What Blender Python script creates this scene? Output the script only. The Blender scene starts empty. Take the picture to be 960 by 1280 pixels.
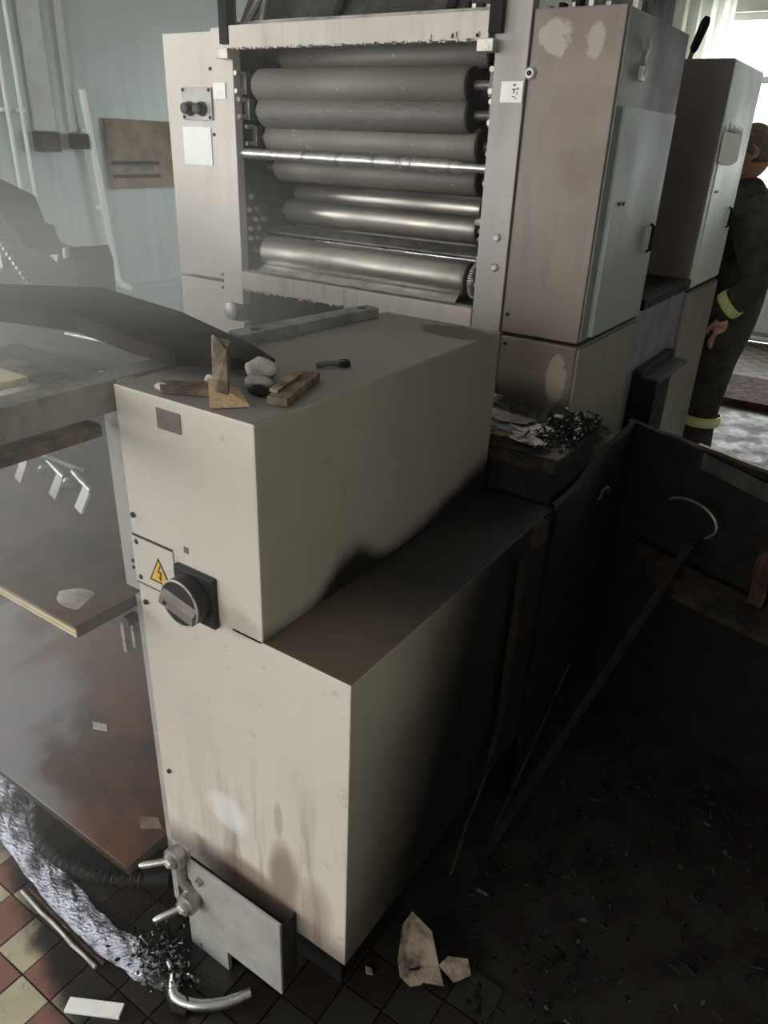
import bpy, bmesh, math, random
from mathutils import Vector, Matrix
random.seed(11)
SC = bpy.context.scene
COL = SC.collection

# ------------------------------------------------------------------ camera
YAW, PITCH, ROLL, FPX = -0.5782, 0.4595, 0.0417, 934.9
fw = Vector((math.sin(YAW)*math.cos(PITCH), math.cos(YAW)*math.cos(PITCH), -math.sin(PITCH)))
r0 = Vector((math.cos(YAW), -math.sin(YAW), 0)); u0 = r0.cross(fw)
rt = r0*math.cos(ROLL) + u0*math.sin(ROLL)
up = u0*math.cos(ROLL) - r0*math.sin(ROLL)
cd = bpy.data.cameras.new('camera'); cam = bpy.data.objects.new('camera', cd); COL.objects.link(cam)
m3 = Matrix((rt, up, -fw)).transposed()
cam.matrix_world = Matrix.Translation((0, 0, 1.74)) @ m3.to_4x4()
cd.sensor_fit = 'VERTICAL'; cd.sensor_height = 36.0; cd.lens = FPX/1280*36; cd.clip_start = 0.02
SC.camera = cam

# ------------------------------------------------------------------ world, daylight, exposure
W = bpy.data.worlds.new('overcast_sky'); SC.world = W; W.use_nodes = True
W.node_tree.nodes['Background'].inputs[0].default_value = (0.93, 0.97, 1.0, 1)
W.node_tree.nodes['Background'].inputs[1].default_value = 3.5
SC.view_settings.view_transform = 'Standard'; SC.view_settings.look = 'None'
SC.view_settings.gamma = 1.0; SC.view_settings.exposure = 0.0
SC.view_settings.use_curve_mapping = False
SC.cycles.use_denoising = True
SC.cycles.max_bounces = 8; SC.cycles.volume_bounces = 1

def daylight(name, loc, rot, sx, sy, power, colr=(1, 0.985, 0.96)):
    l = bpy.data.lights.new(name, 'AREA'); l.shape = 'RECTANGLE'; l.size = sx; l.size_y = sy
    l.energy = power; l.color = colr
    o = bpy.data.objects.new(name, l); COL.objects.link(o); o.location = loc; o.rotation_euler = rot
    return o
H = math.pi/2
# windows in the wall behind the photographer, left wall near end, and the far wall
daylight('window_daylight', (-3.3, -3.74, 1.95), (H, 0, 0), 2.0, 1.9, 125)
daylight('window_daylight', (-0.9, -3.74, 1.95), (H, 0, 0), 2.0, 1.9, 70)
daylight('window_daylight', (-5.24, -1.2, 1.95), (H, 0, -H), 2.4, 1.9, 130)
daylight('window_daylight', (-0.9, 8.99, 1.95), (H, 0, math.pi), 2.7, 1.9, 150, (0.95, 1, 0.98))

# ------------------------------------------------------------------ helpers
def lin(c):
    return tuple((v/255/12.92 if v/255 <= .04045 else ((v/255+.055)/1.055)**2.4) for v in c)

class NT:
    """tiny node-graph writer"""
    def __init__(s, name):
        s.m = bpy.data.materials.new(name); s.m.use_nodes = True
        s.t = s.m.node_tree; s.b = s.t.nodes['Principled BSDF']
        s._pos = None
    def n(s, kind): return s.t.nodes.new(kind)
    def put(s, sock, v):
        if isinstance(v, bpy.types.NodeSocket): s.t.links.new(v, sock)
        elif isinstance(v, (tuple, list)):
            sock.default_value = (*v, 1) if len(v) == 3 and len(sock.default_value) == 4 else v
        else: sock.default_value = v
    def pos(s):
        if s._pos is None:
            s._geo = s.n('ShaderNodeNewGeometry'); x = s.n('ShaderNodeSeparateXYZ')
            s.t.links.new(s._geo.outputs['Position'], x.inputs[0]); s._pos = x.outputs
        return s._pos
    def P(s): s.pos(); return s._geo.outputs['Position']
    def nrm(s):
        s.pos(); x = s.n('ShaderNodeSeparateXYZ'); s.t.links.new(s._geo.outputs['Normal'], x.inputs[0]); return x.outputs
    def ma(s, op, a, b=0.0, c=0.0):
        k = s.n('ShaderNodeMath'); k.operation = op
        s.put(k.inputs[0], a); s.put(k.inputs[1], b)
        if op in ('MULTIPLY_ADD',): s.put(k.inputs[2], c)
        return k.outputs[0]
    def ss(s, v, lo, hi, a=0.0, b=1.0):
        k = s.n('ShaderNodeMapRange'); k.interpolation_type = 'SMOOTHSTEP'
        s.put(k.inputs[0], v); s.put(k.inputs[1], lo); s.put(k.inputs[2], hi); s.put(k.inputs[3], a); s.put(k.inputs[4], b)
        return k.outputs[0]
    def noise(s, scale=8, detail=5, rough=.6, stretch=None, dist=0.0):
        k = s.n('ShaderNodeTexNoise'); k.inputs['Scale'].default_value = scale
        k.inputs['Detail'].default_value = detail; k.inputs['Roughness'].default_value = rough; k.inputs['Distortion'].default_value = dist
        v = s.P()
        if stretch:
            mp = s.n('ShaderNodeMapping'); mp.inputs['Scale'].default_value = stretch
            s.t.links.new(v, mp.inputs[0]); v = mp.outputs[0]
        s.t.links.new(v, k.inputs['Vector']); return k.outputs['Fac']
    def mix(s, f, a, b):
        k = s.n('ShaderNodeMix'); k.data_type = 'RGBA'
        s.put(k.inputs[0], f); s.put(k.inputs[6], a); s.put(k.inputs[7], b); return k.outputs[2]
    def bump(s, h, strength=.3, dist=.01):
        k = s.n('ShaderNodeBump'); k.inputs['Strength'].default_value = strength; k.inputs['Distance'].default_value = dist
        s.t.links.new(h, k.inputs['Height']); s.t.links.new(k.outputs[0], s.b.inputs['Normal'])
    def out(s, col, rough=.5, metal=0.0, spec=.5):
        s.put(s.b.inputs['Base Color'], col); s.put(s.b.inputs['Roughness'], rough); s.put(s.b.inputs['Metallic'], metal)
        s.b.inputs['Specular IOR Level'].default_value = spec
        return s.m

M = {}
def simple(name, c, rough=.5, metal=0.0, var=.25, scale=9, bump=0.0, spec=.5, c2=None, lo=.35, hi=.7, stretch=None, rvar=.15):
    g = NT(name); n = g.noise(scale, 6, .62, stretch)
    a = lin(c); b = lin(c2) if c2 else tuple(v*(1-var) for v in a)
    col = g.mix(g.ss(n, lo, hi), a, b)
    rr = g.ss(n, lo, hi, rough, min(1, rough+rvar))
    if bump: g.bump(g.noise(scale*5, 4), bump, .004)
    M[name] = g.out(col, rr, metal, spec); return M[name]

SOOT = lin((24, 21, 18)); BROWN = lin((84, 66, 52))

simple('sooty_steel', (120, 116, 110), .42, .6, .5, 14, .15)
simple('clean_steel', (205, 203, 200), .28, .9, .35, 18, .1)
simple('worn_steel', (186, 180, 172), .45, .35, .4, 22, .3, c2=(96, 90, 84), lo=.45, hi=.75)
simple('chrome', (200, 200, 200), .22, 1.0, .3, 12)
simple('black_plastic', (34, 33, 34), .42, 0, .3, 20)
simple('screw_black', (28, 27, 27), .5, .3, .3, 30)
simple('char', (19, 17, 15), .7, 0, .6, 16, .6, c2=(10, 9, 8), spec=.25)
simple('char_wet', (20, 18, 16), .4, 0, .6, 22, .8, c2=(9, 8, 8), spec=.4)
simple('char_brown', (46, 37, 31), .75, 0, .6, 18, .6, c2=(17, 14, 12), spec=.25)
simple('rust', (72, 46, 38), .8, 0, .5, 16, .6, c2=(22, 17, 15), spec=.25)
simple('ash', (62, 57, 51), .9, 0, .5, 30, .9, c2=(26, 23, 21)); simple('deck_ash', (128, 119, 108), .6, 0, .5, 14, .5, c2=(62, 54, 47))
simple('dark_grime', (60, 57, 52), .6, .2, .5, 16, .4, c2=(30, 28, 26))
simple('rubber_roller', (98, 94, 88), .5, 0, .3, 30, .1, stretch=(1, 6, 6))
simple('paper', (225, 222, 212), .85, 0, .15, 12, .1)
simple('sheet_note', (238, 240, 234), .8, 0, .05, 12)
simple('burnt_paper', (150, 136, 118), .85, 0, .45, 24, .4, c2=(74, 62, 52))
simple('plaster_bit', (196, 190, 182), .9, 0, .3, 40, .8)
simple('wet_sheet', (206, 200, 190), .3, .1, .5, 22, .5, c2=(80, 72, 64), lo=.45, hi=.65)
simple('wood_raw', (206, 178, 142), .7, 0, .3, 60, .3, c2=(150, 116, 84), stretch=(2, 2, 30))
simple('wood_pale', (214, 202, 176), .7, 0, .2, 20)
simple('wood_burnt', (116, 96, 76), .75, 0, .5, 26, .5, c2=(62, 50, 40))
simple('cardboard', (132, 117, 99), .85, 0, .4, 22, .3, c2=(84, 72, 60))
simple('white_paint', (222, 224, 220), .4, 0, .1, 4)
simple('ceiling_white', (205, 205, 198), .9, 0, .15, 2)
simple('pipe_white', (242, 243, 238), .3, 0, .06, 4)
simple('wall_brown', (148, 126, 106), .6, 0, .35, 6, c2=(108, 96, 84))
simple('turnout', (74, 71, 65), .85, 0, .35, 14, .4, c2=(50, 48, 45))
simple('boot', (26, 25, 25), .4, 0, .3, 14)
simple('skin', (206, 158, 138), .55, 0, .12, 20)
simple('hair', (124, 108, 98), .7, 0, .4, 60, .5)
simple('reflective', (234, 238, 140), .4, 0, .12, 20)
simple('reflective_silver', (236, 240, 200), .4, 0, .12, 20)
simple('hose_black', (62, 60, 60), .35, .3, .4, 30)
simple('yellow', (222, 176, 62), .55, 0, .12, 16)
simple('sign_ink', (52, 40, 26), .6, 0, .2, 16)
simple('nameplate', (118, 110, 102), .5, .2, .15, 30)
simple('grey_plate', (166, 164, 158), .45, .1, .25, 10, .1)
simple('grey_beam', (150, 146, 140), .5, .2, .45, 9, .2, c2=(86, 80, 74))
simple('valve_zinc', (176, 172, 166), .32, .8, .4, 30, .2)
simple('white_tag', (235, 233, 228), .7, 0, .1, 20)
simple('blue_grey', (120, 128, 134), .5, .1, .25, 8)

def foil():
    g = NT('crinkled_foil'); n = g.noise(38, 6, .7); k = g.noise(9, 4)
    col = g.mix(g.ss(k, .4, .62), lin((196, 198, 210)), lin((96, 92, 96)))
    g.bump(n, 1.0, .012); M['foil'] = g.out(col, .22, .85)
foil()

def cabinet_paint(name, base, topgrey=True):
    """cream machine enamel with fire soot: black deposit on the step and the lower right flank, dust on top"""
    g = NT(name); x, y, z = g.pos(); nx, ny, nz = g.nrm()
    n1 = g.noise(3.2, 5, .6); n2 = g.noise(26, 5, .6); ns = g.noise(3.0, 4, .55, (9, 9, 1.0))
    col = g.mix(g.ss(n1, .4, .75, 0, .35), lin(base), tuple(v*.78 for v in lin(base)))
    col = g.mix(g.ss(n2, .62, .75, 0, .3), col, BROWN)
    front = g.ss(ny, -.5, -.8)
    # smoke runs on the lower front panel
    runs = g.ma('MULTIPLY', g.ss(ns, .44, .68, 0, .8), g.ss(z, .8, .32))
    runs = g.ma('MULTIPLY', runs, g.ma('MULTIPLY', g.ss(x, -.98, -.78, .25, 1), front))
    col = g.mix(runs, col, lin((104, 86, 72)))
    # scorched rim above the valve plate
    d = g.ma('SUBTRACT', z, g.ma('MULTIPLY_ADD', g.ss(x, -1.0, -.72), -.0, .30))
    col = g.mix(g.ma('MULTIPLY', g.ss(g.ma('ADD', d, g.ma('MULTIPLY', n1, .06)), .10, .0, 0, .7), front), col, lin((70, 58, 48)))
    # pale wiped smear and brown heat stains on the lower panel
    def blob(cx, cz, rx, rz):
        a = g.ma('POWER', g.ma('MULTIPLY', g.ma('ADD', x, -cx), 1/rx), 2); b = g.ma('POWER', g.ma('MULTIPLY', g.ma('ADD', z, -cz), 1/rz), 2)
        return g.ma('MULTIPLY', front, g.ss(g.ma('ADD', g.ma('ADD', a, b), g.ma('MULTIPLY', g.ma('SUBTRACT', n1, .5), 1.6)), 1.3, .2))
    col = g.mix(g.ma('MULTIPLY', blob(-.85, .49, .06, .05), .55), col, lin((226, 226, 226)))
    col = g.mix(g.ma('MULTIPLY', blob(-.70, .38, .045, .13), .75), col, lin((112, 92, 78)))
    col = g.mix(g.ma('MULTIPLY', blob(-.80, .33, .10, .05), .7), col, lin((108, 88, 74)))
    col = g.mix(g.ma('MULTIPLY', blob(-.62, .36, .05, .10), .5), col, lin((120, 100, 86)))
    col = g.mix(g.ma('MULTIPLY', blob(-.71, .56, .012, .05), .45), col, lin((132, 118, 104)))
    col = g.mix(g.ma('MULTIPLY', blob(-.79, .985, .06, .03), .4), col, lin((140, 124, 110)))
    # right flank, lower box: soot line that drops towards the front
    flank = g.ma('MULTIPLY', g.ma('MULTIPLY', g.ss(x, -.735, -.72), g.ss(z, .975, .970)), g.ss(nx, .4, .7))
    k = g.ma('ADD', g.ma('SUBTRACT', y, g.ma('MULTIPLY', z, .42)), g.ma('MULTIPLY', g.ma('SUBTRACT', n1, .5), .16))
    low = g.ma('MULTIPLY', flank, g.ss(k, .58, .88))
    col = g.mix(g.ma('MULTIPLY', flank, g.ss(k, .40, .72, .05, .8)), col, lin((84, 71, 61)))
    col = g.mix(low, col, SOOT)
    # step top
    step = g.ma('MULTIPLY', g.ma('MULTIPLY', g.ss(nz, .5, .8), g.ss(x, -.745, -.73)), g.ss(z, .99, .975))
    ks = g.ma('ADD', y, g.ma('MULTIPLY', g.ma('SUBTRACT', n1, .5), .3))
    col = g.mix(step, col, lin((92, 80, 70)))
    col = g.mix(g.ma('MULTIPLY', step, g.ss(ks, .84, 1.12)), col, SOOT)
    # right flank, upper box: flame mark rising from the step
    uf = g.ma('MULTIPLY', g.ma('MULTIPLY', g.ss(nx, .1, .3), g.ss(z, .9688, .9692)), g.ss(x, -.72, -.725))
    hgt = g.ma('ADD', g.ma('SUBTRACT', z, .969), g.ma('MULTIPLY', g.ma('SUBTRACT', n1, .5), .09))
    lim = g.ma('MULTIPLY', g.ss(y, .86, 1.0), g.ss(y, 1.02, 1.14, .075, .02))
    lim = g.ma('ADD', lim, g.ss(y, 1.3, 1.58, 0, .06))
    fl = g.ss(g.ma('SUBTRACT', hgt, lim), .035, -.03)
    col = g.mix(g.ma('MULTIPLY', uf, g.ss(g.ma('ADD', y, g.ma('MULTIPLY', n1, .3)), .8, 1.7, .08, .65)), col, lin((88, 75, 66)))
    col = g.mix(g.ma('MULTIPLY', uf, fl), col, SOOT)
    if topgrey:
        tp = g.ma('MULTIPLY', g.ss(nz, .5, .8), g.ss(z, 1.0, 1.1))
        col = g.mix(g.ma('MULTIPLY', tp, g.ss(n1, .25, .7, .95, .8)), col, lin((108, 104, 99)))
        # dark damp patch at the rear
        px = g.ma('ADD', g.ma('POWER', g.ma('MULTIPLY', g.ma('ADD', x, .80), 9), 2), g.ma('POWER', g.ma('MULTIPLY', g.ma('SUBTRACT', y, 1.50), 15), 2))
        col = g.mix(g.ma('MULTIPLY', tp, g.ss(g.ma('ADD', px, n2), 1.4, 1.1, 0, .75)), col, lin((48, 42, 37)))
    g.bump(n2, .06, .002)
    M[name] = g.out(col, g.ss(n1, .3, .7, .42, .6), 0)
cabinet_paint('cabinet_paint', (199, 191, 179))

def press_paint(name, base, soot, soot_amt, streak=.4, band=None, spec=.4):
    g = NT(name); x, y, z = g.pos()
    n1 = g.noise(2.2, 5, .62); n2 = g.noise(30, 5, .65); n3 = g.noise(2.5, 4, .6, (8, 8, 1))
    col = g.mix(g.ss(n1, .3, .72, soot_amt*.6, soot_amt), lin(base), lin(soot))
    col = g.mix(g.ss(n3, .5, .75, 0, streak), col, tuple(v*.6 for v in lin(soot)))
    col = g.mix(g.ss(n2, .66, .78, 0, .35), col, lin((70, 60, 52)))
    if band:
        for (f, lo, hi, amt, c) in band(g, x, y, z, n1, n2): col = g.mix(g.ss(f, lo, hi, 0, amt), col, lin(c))
    g.bump(n2, .08, .002)
    M[name] = g.out(col, g.ss(n1, .3, .7, .42, .62), .05, spec)
press_paint('press_pale', (214, 206, 198), (150, 138, 128), .35, .15)
def rightfront(g, x, y, z, n1, n2):
    a = g.ma('ADD', g.ma('POWER', g.ma('MULTIPLY', g.ma('ADD', x, .835), 22), 2), g.ma('POWER', g.ma('MULTIPLY', g.ma('SUBTRACT', z, 1.975), 22), 2))
    b = g.ma('ADD', g.ma('POWER', g.ma('MULTIPLY', g.ma('ADD', x, .715), 30), 2), g.ma('POWER', g.ma('MULTIPLY', g.ma('SUBTRACT', z, 1.17), 13), 2))
    c = g.ma('ADD', g.ma('POWER', g.ma('MULTIPLY', g.ma('ADD', x, .735), 40), 2), g.ma('POWER', g.ma('MULTIPLY', g.ma('SUBTRACT', z, 1.965), 22), 2))
    return [(g.ma('ADD', a, g.ma('MULTIPLY', n2, 2)), 1.9, 1.5, .45, (186, 178, 168)), (g.ma('ADD', b, g.ma('MULTIPLY', n2, 2)), 2.0, 1.5, .5, (190, 172, 150)),
            (g.ma('ADD', c, g.ma('MULTIPLY', n2, 2)), 1.9, 1.5, .35, (186, 178, 168)), (g.ma('SUBTRACT', z, g.ma('MULTIPLY', n1, .12)), 1.11, 1.02, .8, (40, 34, 30))]
press_paint('press_smoked', (144, 131, 121), (104, 92, 84), .85, .35, rightfront)
def sideband(g, x, y, z, n1, n2):
    k = g.ma('ADD', g.ma('ADD', g.ma('MULTIPLY', y, 1.0), g.ma('MULTIPLY', g.ma('SUBTRACT', z, 1.9), .15)), g.ma('MULTIPLY', g.ma('SUBTRACT', n1, .5), .12))
    return [(k, 2.08, 2.2, .92, (36, 35, 36)), (g.ma('SUBTRACT', z, n1), .75, .55, .4, (70, 66, 60))]
press_paint('press_side', (150, 156, 150), (110, 112, 106), .5, .35, sideband, .12)
press_paint('press_door', (168, 176, 170), (112, 116, 110), .55, .25)
press_paint('press_far_front', (132, 122, 114), (96, 88, 82), .8, .3)
press_paint('press_far_side', (214, 222, 216), (172, 180, 174), .35, .15)
press_paint('press_low', (150, 146, 136), (110, 102, 92), .6, .3)
press_paint('beam_scorched', (206, 198, 190), (150, 138, 128), .55, .5)
press_paint('post_smoked', (172, 166, 160), (138, 130, 124), .6, .2)

def roller_metal(name, base, rough, metal):
    g = NT(name); n1 = g.noise(5, 5, .6, (.5, 1, 1)); n2 = g.noise(40, 4, .6)
    col = g.mix(g.ss(n1, .35, .7, 0, .6), lin(base), lin((84, 76, 68)))
    col = g.mix(g.ss(n2, .64, .72, 0, .5), col, lin((180, 176, 170)))
    M[name] = g.out(col, g.ss(n1, .3, .7, rough, rough+.2), metal)
roller_metal('roller_steel', (190, 184, 176), .3, .8)
roller_metal('roller_grey', (116, 110, 103), .5, .1)

def wallmat():
    g = NT('wall_teal'); x, y, z = g.pos(); n1 = g.noise(1.3, 5, .6); n2 = g.noise(9, 5, .65); n3 = g.noise(1.6, 4, .6, (5, 5, .6))
    col = g.mix(g.ss(n3, .4, .7), lin((194, 208, 205)), lin((176, 194, 192)))
    col = g.mix(g.ss(g.ma('ADD', z, g.ma('MULTIPLY', n1, .8)), 2.0, 2.9, 0, .7), col, lin((148, 154, 148)))
    col = g.mix(g.ss(n2, .66, .72, 0, .5), col, lin((96, 98, 90)))
    M['wall_teal'] = g.out(col, .35, 0)
    g = NT('wall_cream'); n = g.noise(1.5, 5)
    M['wall_cream'] = g.out(g.mix(g.ss(n, .3, .7), lin((214, 212, 200)), lin((196, 194, 184))), .8)
wallmat()

TX0, TY0, TP = -1.2315, 0.4525, 0.1025
def grime(g):
    x, y, z = g.pos(); n1 = g.noise(6, 6, .65); n2 = g.noise(40, 5, .6)
    # wet soot has spread from the machine outwards; its edge wanders
    d = g.ma('ADD', g.ma('ADD', y, g.ma('MULTIPLY', x, .32)), g.ma('MULTIPLY', g.ma('SUBTRACT', n1, .5), .16))
    return g.ss(d, .065, .135), n1, n2
def tilemat(name, c, c2):
    g = NT(name); f, n1, n2 = grime(g)
    col = g.mix(g.ss(n1, .35, .7, 0, .55), lin(c), lin(c2))
    col = g.mix(g.ss(n2, .6, .72, 0, .55), col, lin((66, 62, 50)))
    col = g.mix(g.ma('MULTIPLY', f, .97), col, lin((27, 24, 22)))
    g.bump(n2, .1, .002)
    M[name] = g.out(col, g.ma('SUBTRACT', .5, g.ma('MULTIPLY', f, .2)))
tilemat('tile_red', (128, 88, 80), (96, 68, 60))
tilemat('tile_cream', (180, 171, 146), (134, 128, 104))
def floormat():
    g = NT('floor_mat'); f, n1, n2 = grime(g); x, y, z = g.pos()
    ck = g.n('ShaderNodeTexChecker'); mp = g.n('ShaderNodeMapping')
    mp.inputs['Location'].default_value = (-TX0/TP, -TY0/TP, .5); mp.inputs['Scale'].default_value = (1/TP, 1/TP, 0)
    g.t.links.new(g.P(), mp.inputs[0]); g.t.links.new(mp.outputs[0], ck.inputs['Vector'])
    ck.inputs['Scale'].default_value = 1.0
    g.put(ck.inputs[1], lin((120, 76, 66))); g.put(ck.inputs[2], lin((150, 146, 120)))
    near = g.ss(g.ma('ADD', g.ma('ABSOLUTE', g.ma('SUBTRACT', y, 1.2)), g.ma('MULTIPLY', g.ma('ABSOLUTE', x), .3)), 2.6, 4.6, 1, .82)
    col = g.mix(g.ma('MULTIPLY', near, .97), ck.outputs[0], lin((24, 21, 19)))
    col = g.mix(g.ss(n1, .45, .7, 0, .5), col, lin((46, 40, 36)))
    g.bump(n2, .3, .004)
    M['floor_mat'] = g.out(col, g.ss(n1, .3, .65, .4, .7), 0, .35)
floormat()
def boardmat(name, bare, dark, glare_wash, fade):
    g = NT(name); x, y, z = g.pos(); n1 = g.noise(5, 6, .65); n2 = g.noise(30, 5, .6, (1, 6, 6)); n3 = g.noise(4.5, 4, .5, None, .6)
    col = g.mix(g.ss(n1, .38, .66), lin(bare), lin(dark))
    col = g.mix(g.ss(n2, .6, .75, 0, .4), col, lin((70, 46, 34)))
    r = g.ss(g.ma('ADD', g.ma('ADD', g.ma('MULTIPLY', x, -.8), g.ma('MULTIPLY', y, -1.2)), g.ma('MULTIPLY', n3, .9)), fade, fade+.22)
    col = g.mix(g.ma('MULTIPLY', r, .75), col, lin(glare_wash))  # grey-white window glare painted into the board colour like a residue stain
    g.bump(n1, .25, .004)
    M[name] = g.out(col, g.ss(n1, .35, .65, .32, .6))
boardmat('board_top_dark', (96, 78, 68), (58, 50, 46), (134, 122, 110), 1.0)
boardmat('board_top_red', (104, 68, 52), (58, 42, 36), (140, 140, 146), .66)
simple('board_edge_dark', (88, 70, 58), .7, 0, .4, 40, .3)
def curtainmat():
    g = NT('curtain_cloth'); n = g.noise(3, 4)
    tr = g.n('ShaderNodeBsdfTranslucent'); mx = g.n('ShaderNodeMixShader'); mx.inputs[0].default_value = .75
    c = g.mix(g.ss(n, .3, .7), lin((240, 241, 236)), lin((230, 231, 226)))
    g.t.links.new(c, tr.inputs[0]); g.out(c, .9)
    o = g.t.nodes['Material Output']
    g.t.links.new(g.b.outputs[0], mx.inputs[1]); g.t.links.new(tr.outputs[0], mx.inputs[2]); g.t.links.new(mx.outputs[0], o.inputs[0])
    M['curtain'] = g.m
    g = NT('window_glass'); g.out((.9, .95, .95), .03)
    tr = g.n('ShaderNodeBsdfTransparent'); mx = g.n('ShaderNodeMixShader'); mx.inputs[0].default_value = .08
    g.t.links.new(tr.outputs[0], mx.inputs[1]); g.t.links.new(g.b.outputs[0], mx.inputs[2]); g.t.links.new(mx.outputs[0], g.t.nodes['Material Output'].inputs[0])
    M['glass'] = g.m
curtainmat()

class MB:
    def __init__(s): s.v = []; s.f = []
    def add(s, vs, fs):
        k = len(s.v); s.v += [tuple(v) for v in vs]; s.f += [tuple(i+k for i in f) for f in fs]; return s
    def box(s, x0, x1, y0, y1, z0, z1, b=0.0):
        if b <= 0:
            s.add([(x0,y0,z0),(x1,y0,z0),(x1,y1,z0),(x0,y1,z0),(x0,y0,z1),(x1,y0,z1),(x1,y1,z1),(x0,y1,z1)],
                  [(0,3,2,1),(4,5,6,7),(0,1,5,4),(1,2,6,5),(2,3,7,6),(3,0,4,7)])
        else:
            bm = bmesh.new(); bmesh.ops.create_cube(bm, size=1)
            for v in bm.verts:
                v.co = Vector(((x0+x1)/2+v.co.x*(x1-x0), (y0+y1)/2+v.co.y*(y1-y0), (z0+z1)/2+v.co.z*(z1-z0)))
            bmesh.ops.bevel(bm, geom=list(bm.edges), offset=b, segments=2, profile=.7, affect='EDGES')
            bm.verts.index_update(); s.add([v.co for v in bm.verts], [[v.index for v in f.verts] for f in bm.faces]); bm.free()
        return s
    def tube(s, pts, r, n=10, cap=True):
        pts = [Vector(p) for p in pts]; rs = r if isinstance(r, (list, tuple)) else [r]*len(pts)
        rings = []; prev = None
        for i, p in enumerate(pts):
            t = (pts[min(i+1, len(pts)-1)] - pts[max(i-1, 0)]).normalized()
            a = prev if prev is not None else (Vector((0,0,1)) if abs(t.z) < .9 else Vector((1,0,0)))
            a = (a - t*a.dot(t)).normalized(); prev = a; b = t.cross(a)
            rings.append([p + (a*math.cos(2*math.pi*j/n) + b*math.sin(2*math.pi*j/n))*rs[i] for j in range(n)])
        k = 0; vs = [v for q in rings for v in q]; fs = []
        for i in range(len(rings)-1):
            for j in range(n):
                fs.append((i*n+j, i*n+(j+1) % n, (i+1)*n+(j+1) % n, (i+1)*n+j))
        if cap: fs.append(tuple(range(n-1, -1, -1))); fs.append(tuple((len(rings)-1)*n+j for j in range(n)))
        return s.add(vs, fs)
    def lathe(s, p0, p1, prof, n=24):
        """prof: list of (t, radius) from p0 to p1"""
        p0 = Vector(p0); p1 = Vector(p1)
        t = (p1-p0).normalized(); a = Vector((0,0,1)) if abs(t.z) < .9 else Vector((1,0,0)); a = (a-t*a.dot(t)).normalized(); b = t.cross(a)
        vs = []; fs = []
        for q, r in prof:
            c = p0+(p1-p0)*q
            vs += [c+(a*math.cos(2*math.pi*j/n)+b*math.sin(2*math.pi*j/n))*r for j in range(n)]
        for i in range(len(prof)-1):
            for j in range(n): fs.append((i*n+j, i*n+(j+1) % n, (i+1)*n+(j+1) % n, (i+1)*n+j))
        fs.append(tuple(range(n-1, -1, -1))); fs.append(tuple((len(prof)-1)*n+j for j in range(n)))
        return s.add(vs, fs)
    def prism(s, poly, ext):
        """polygon (3-D points) extruded by a vector"""
        e = Vector(ext); n = len(poly); a = [Vector(p) for p in poly]; b = [p+e for p in a]
        fs = [tuple(range(n-1, -1, -1)), tuple(range(n, 2*n))] + [(i, (i+1) % n, n+(i+1) % n, n+i) for i in range(n)]
        return s.add(a+b, fs)
    def sheet(s, f, nu, nv, th=0.0):
        """f(u,v)->point; closed slab if th>0 (offset along approximate normal)"""
        g = [[Vector(f(i/nu, j/nv)) for j in range(nv+1)] for i in range(nu+1)]
        def nr(i, j):
            a = g[min(i+1, nu)][j]-g[max(i-1, 0)][j]; b = g[i][min(j+1, nv)]-g[i][max(j-1, 0)]
            c = a.cross(b); return c.normalized() if c.length > 1e-9 else Vector((0,0,1))
        w = nv+1; vs = [p for r in g for p in r]; N = len(vs)
        fs = [(i*w+j, (i+1)*w+j, (i+1)*w+j+1, i*w+j+1) for i in range(nu) for j in range(nv)]
        if th > 0:
            vs += [g[i][j]-nr(i, j)*th for i in range(nu+1) for j in range(w)]
            fs += [tuple(N+q for q in reversed(f)) for f in fs[:]]
            for i in range(nu):
                fs.append((i*w, N+i*w, N+(i+1)*w, (i+1)*w)); fs.append((i*w+nv, (i+1)*w+nv, N+(i+1)*w+nv, N+i*w+nv))
            for j in range(nv):
                fs.append((j, j+1, N+j+1, N+j)); fs.append((nu*w+j, N+nu*w+j, N+nu*w+j+1, nu*w+j+1))
        return s.add(vs, fs)
    def build(s, name, mat, parent=None, smooth=False):
        me = bpy.data.meshes.new(name); me.from_pydata(s.v, [], s.f)
        bm = bmesh.new(); bm.from_mesh(me); bmesh.ops.recalc_face_normals(bm, faces=bm.faces); bm.to_mesh(me); bm.free()
        if isinstance(mat, (list, tuple)):
            for q in mat: me.materials.append(M[q])
        else: me.materials.append(M[mat])
        o = bpy.data.objects.new(name, me); COL.objects.link(o)
        if smooth:
            for p in me.polygons: p.use_smooth = True
            try: me.set_sharp_from_angle(angle=math.radians(38))
            except Exception: pass
        if parent:
            o.parent = parent; o.matrix_parent_inverse = parent.matrix_world.inverted()
        return o

def thing(name, label, cat, loc=(0, 0, 0), group=None):
    o = bpy.data.objects.new(name, None); COL.objects.link(o); o.empty_display_size = .05
    o.location = loc; o.matrix_world = Matrix.Translation(loc)
    return tag(o, label, cat, group)
def tag(o, label, cat, group=None, kind=None):
    o['label'] = label; o['category'] = cat
    if group: o['group'] = group
    if kind: o['kind'] = kind
    return o
def struct(o): o['kind'] = 'structure'; return o
def lab(o, text): o['label'] = text; return o
def screw(parent, x, y, z, r=.005, d='y', mat='screw_black', name='screw'):
    e = (0, -.004, 0) if d == 'y' else (.004, 0, 0)
    return MB().lathe((x, y, z), (x+e[0], y+e[1], z+e[2]), [(0, r), (.6, r), (1, r*.7)], 10).build(name, mat, parent, True)

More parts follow.
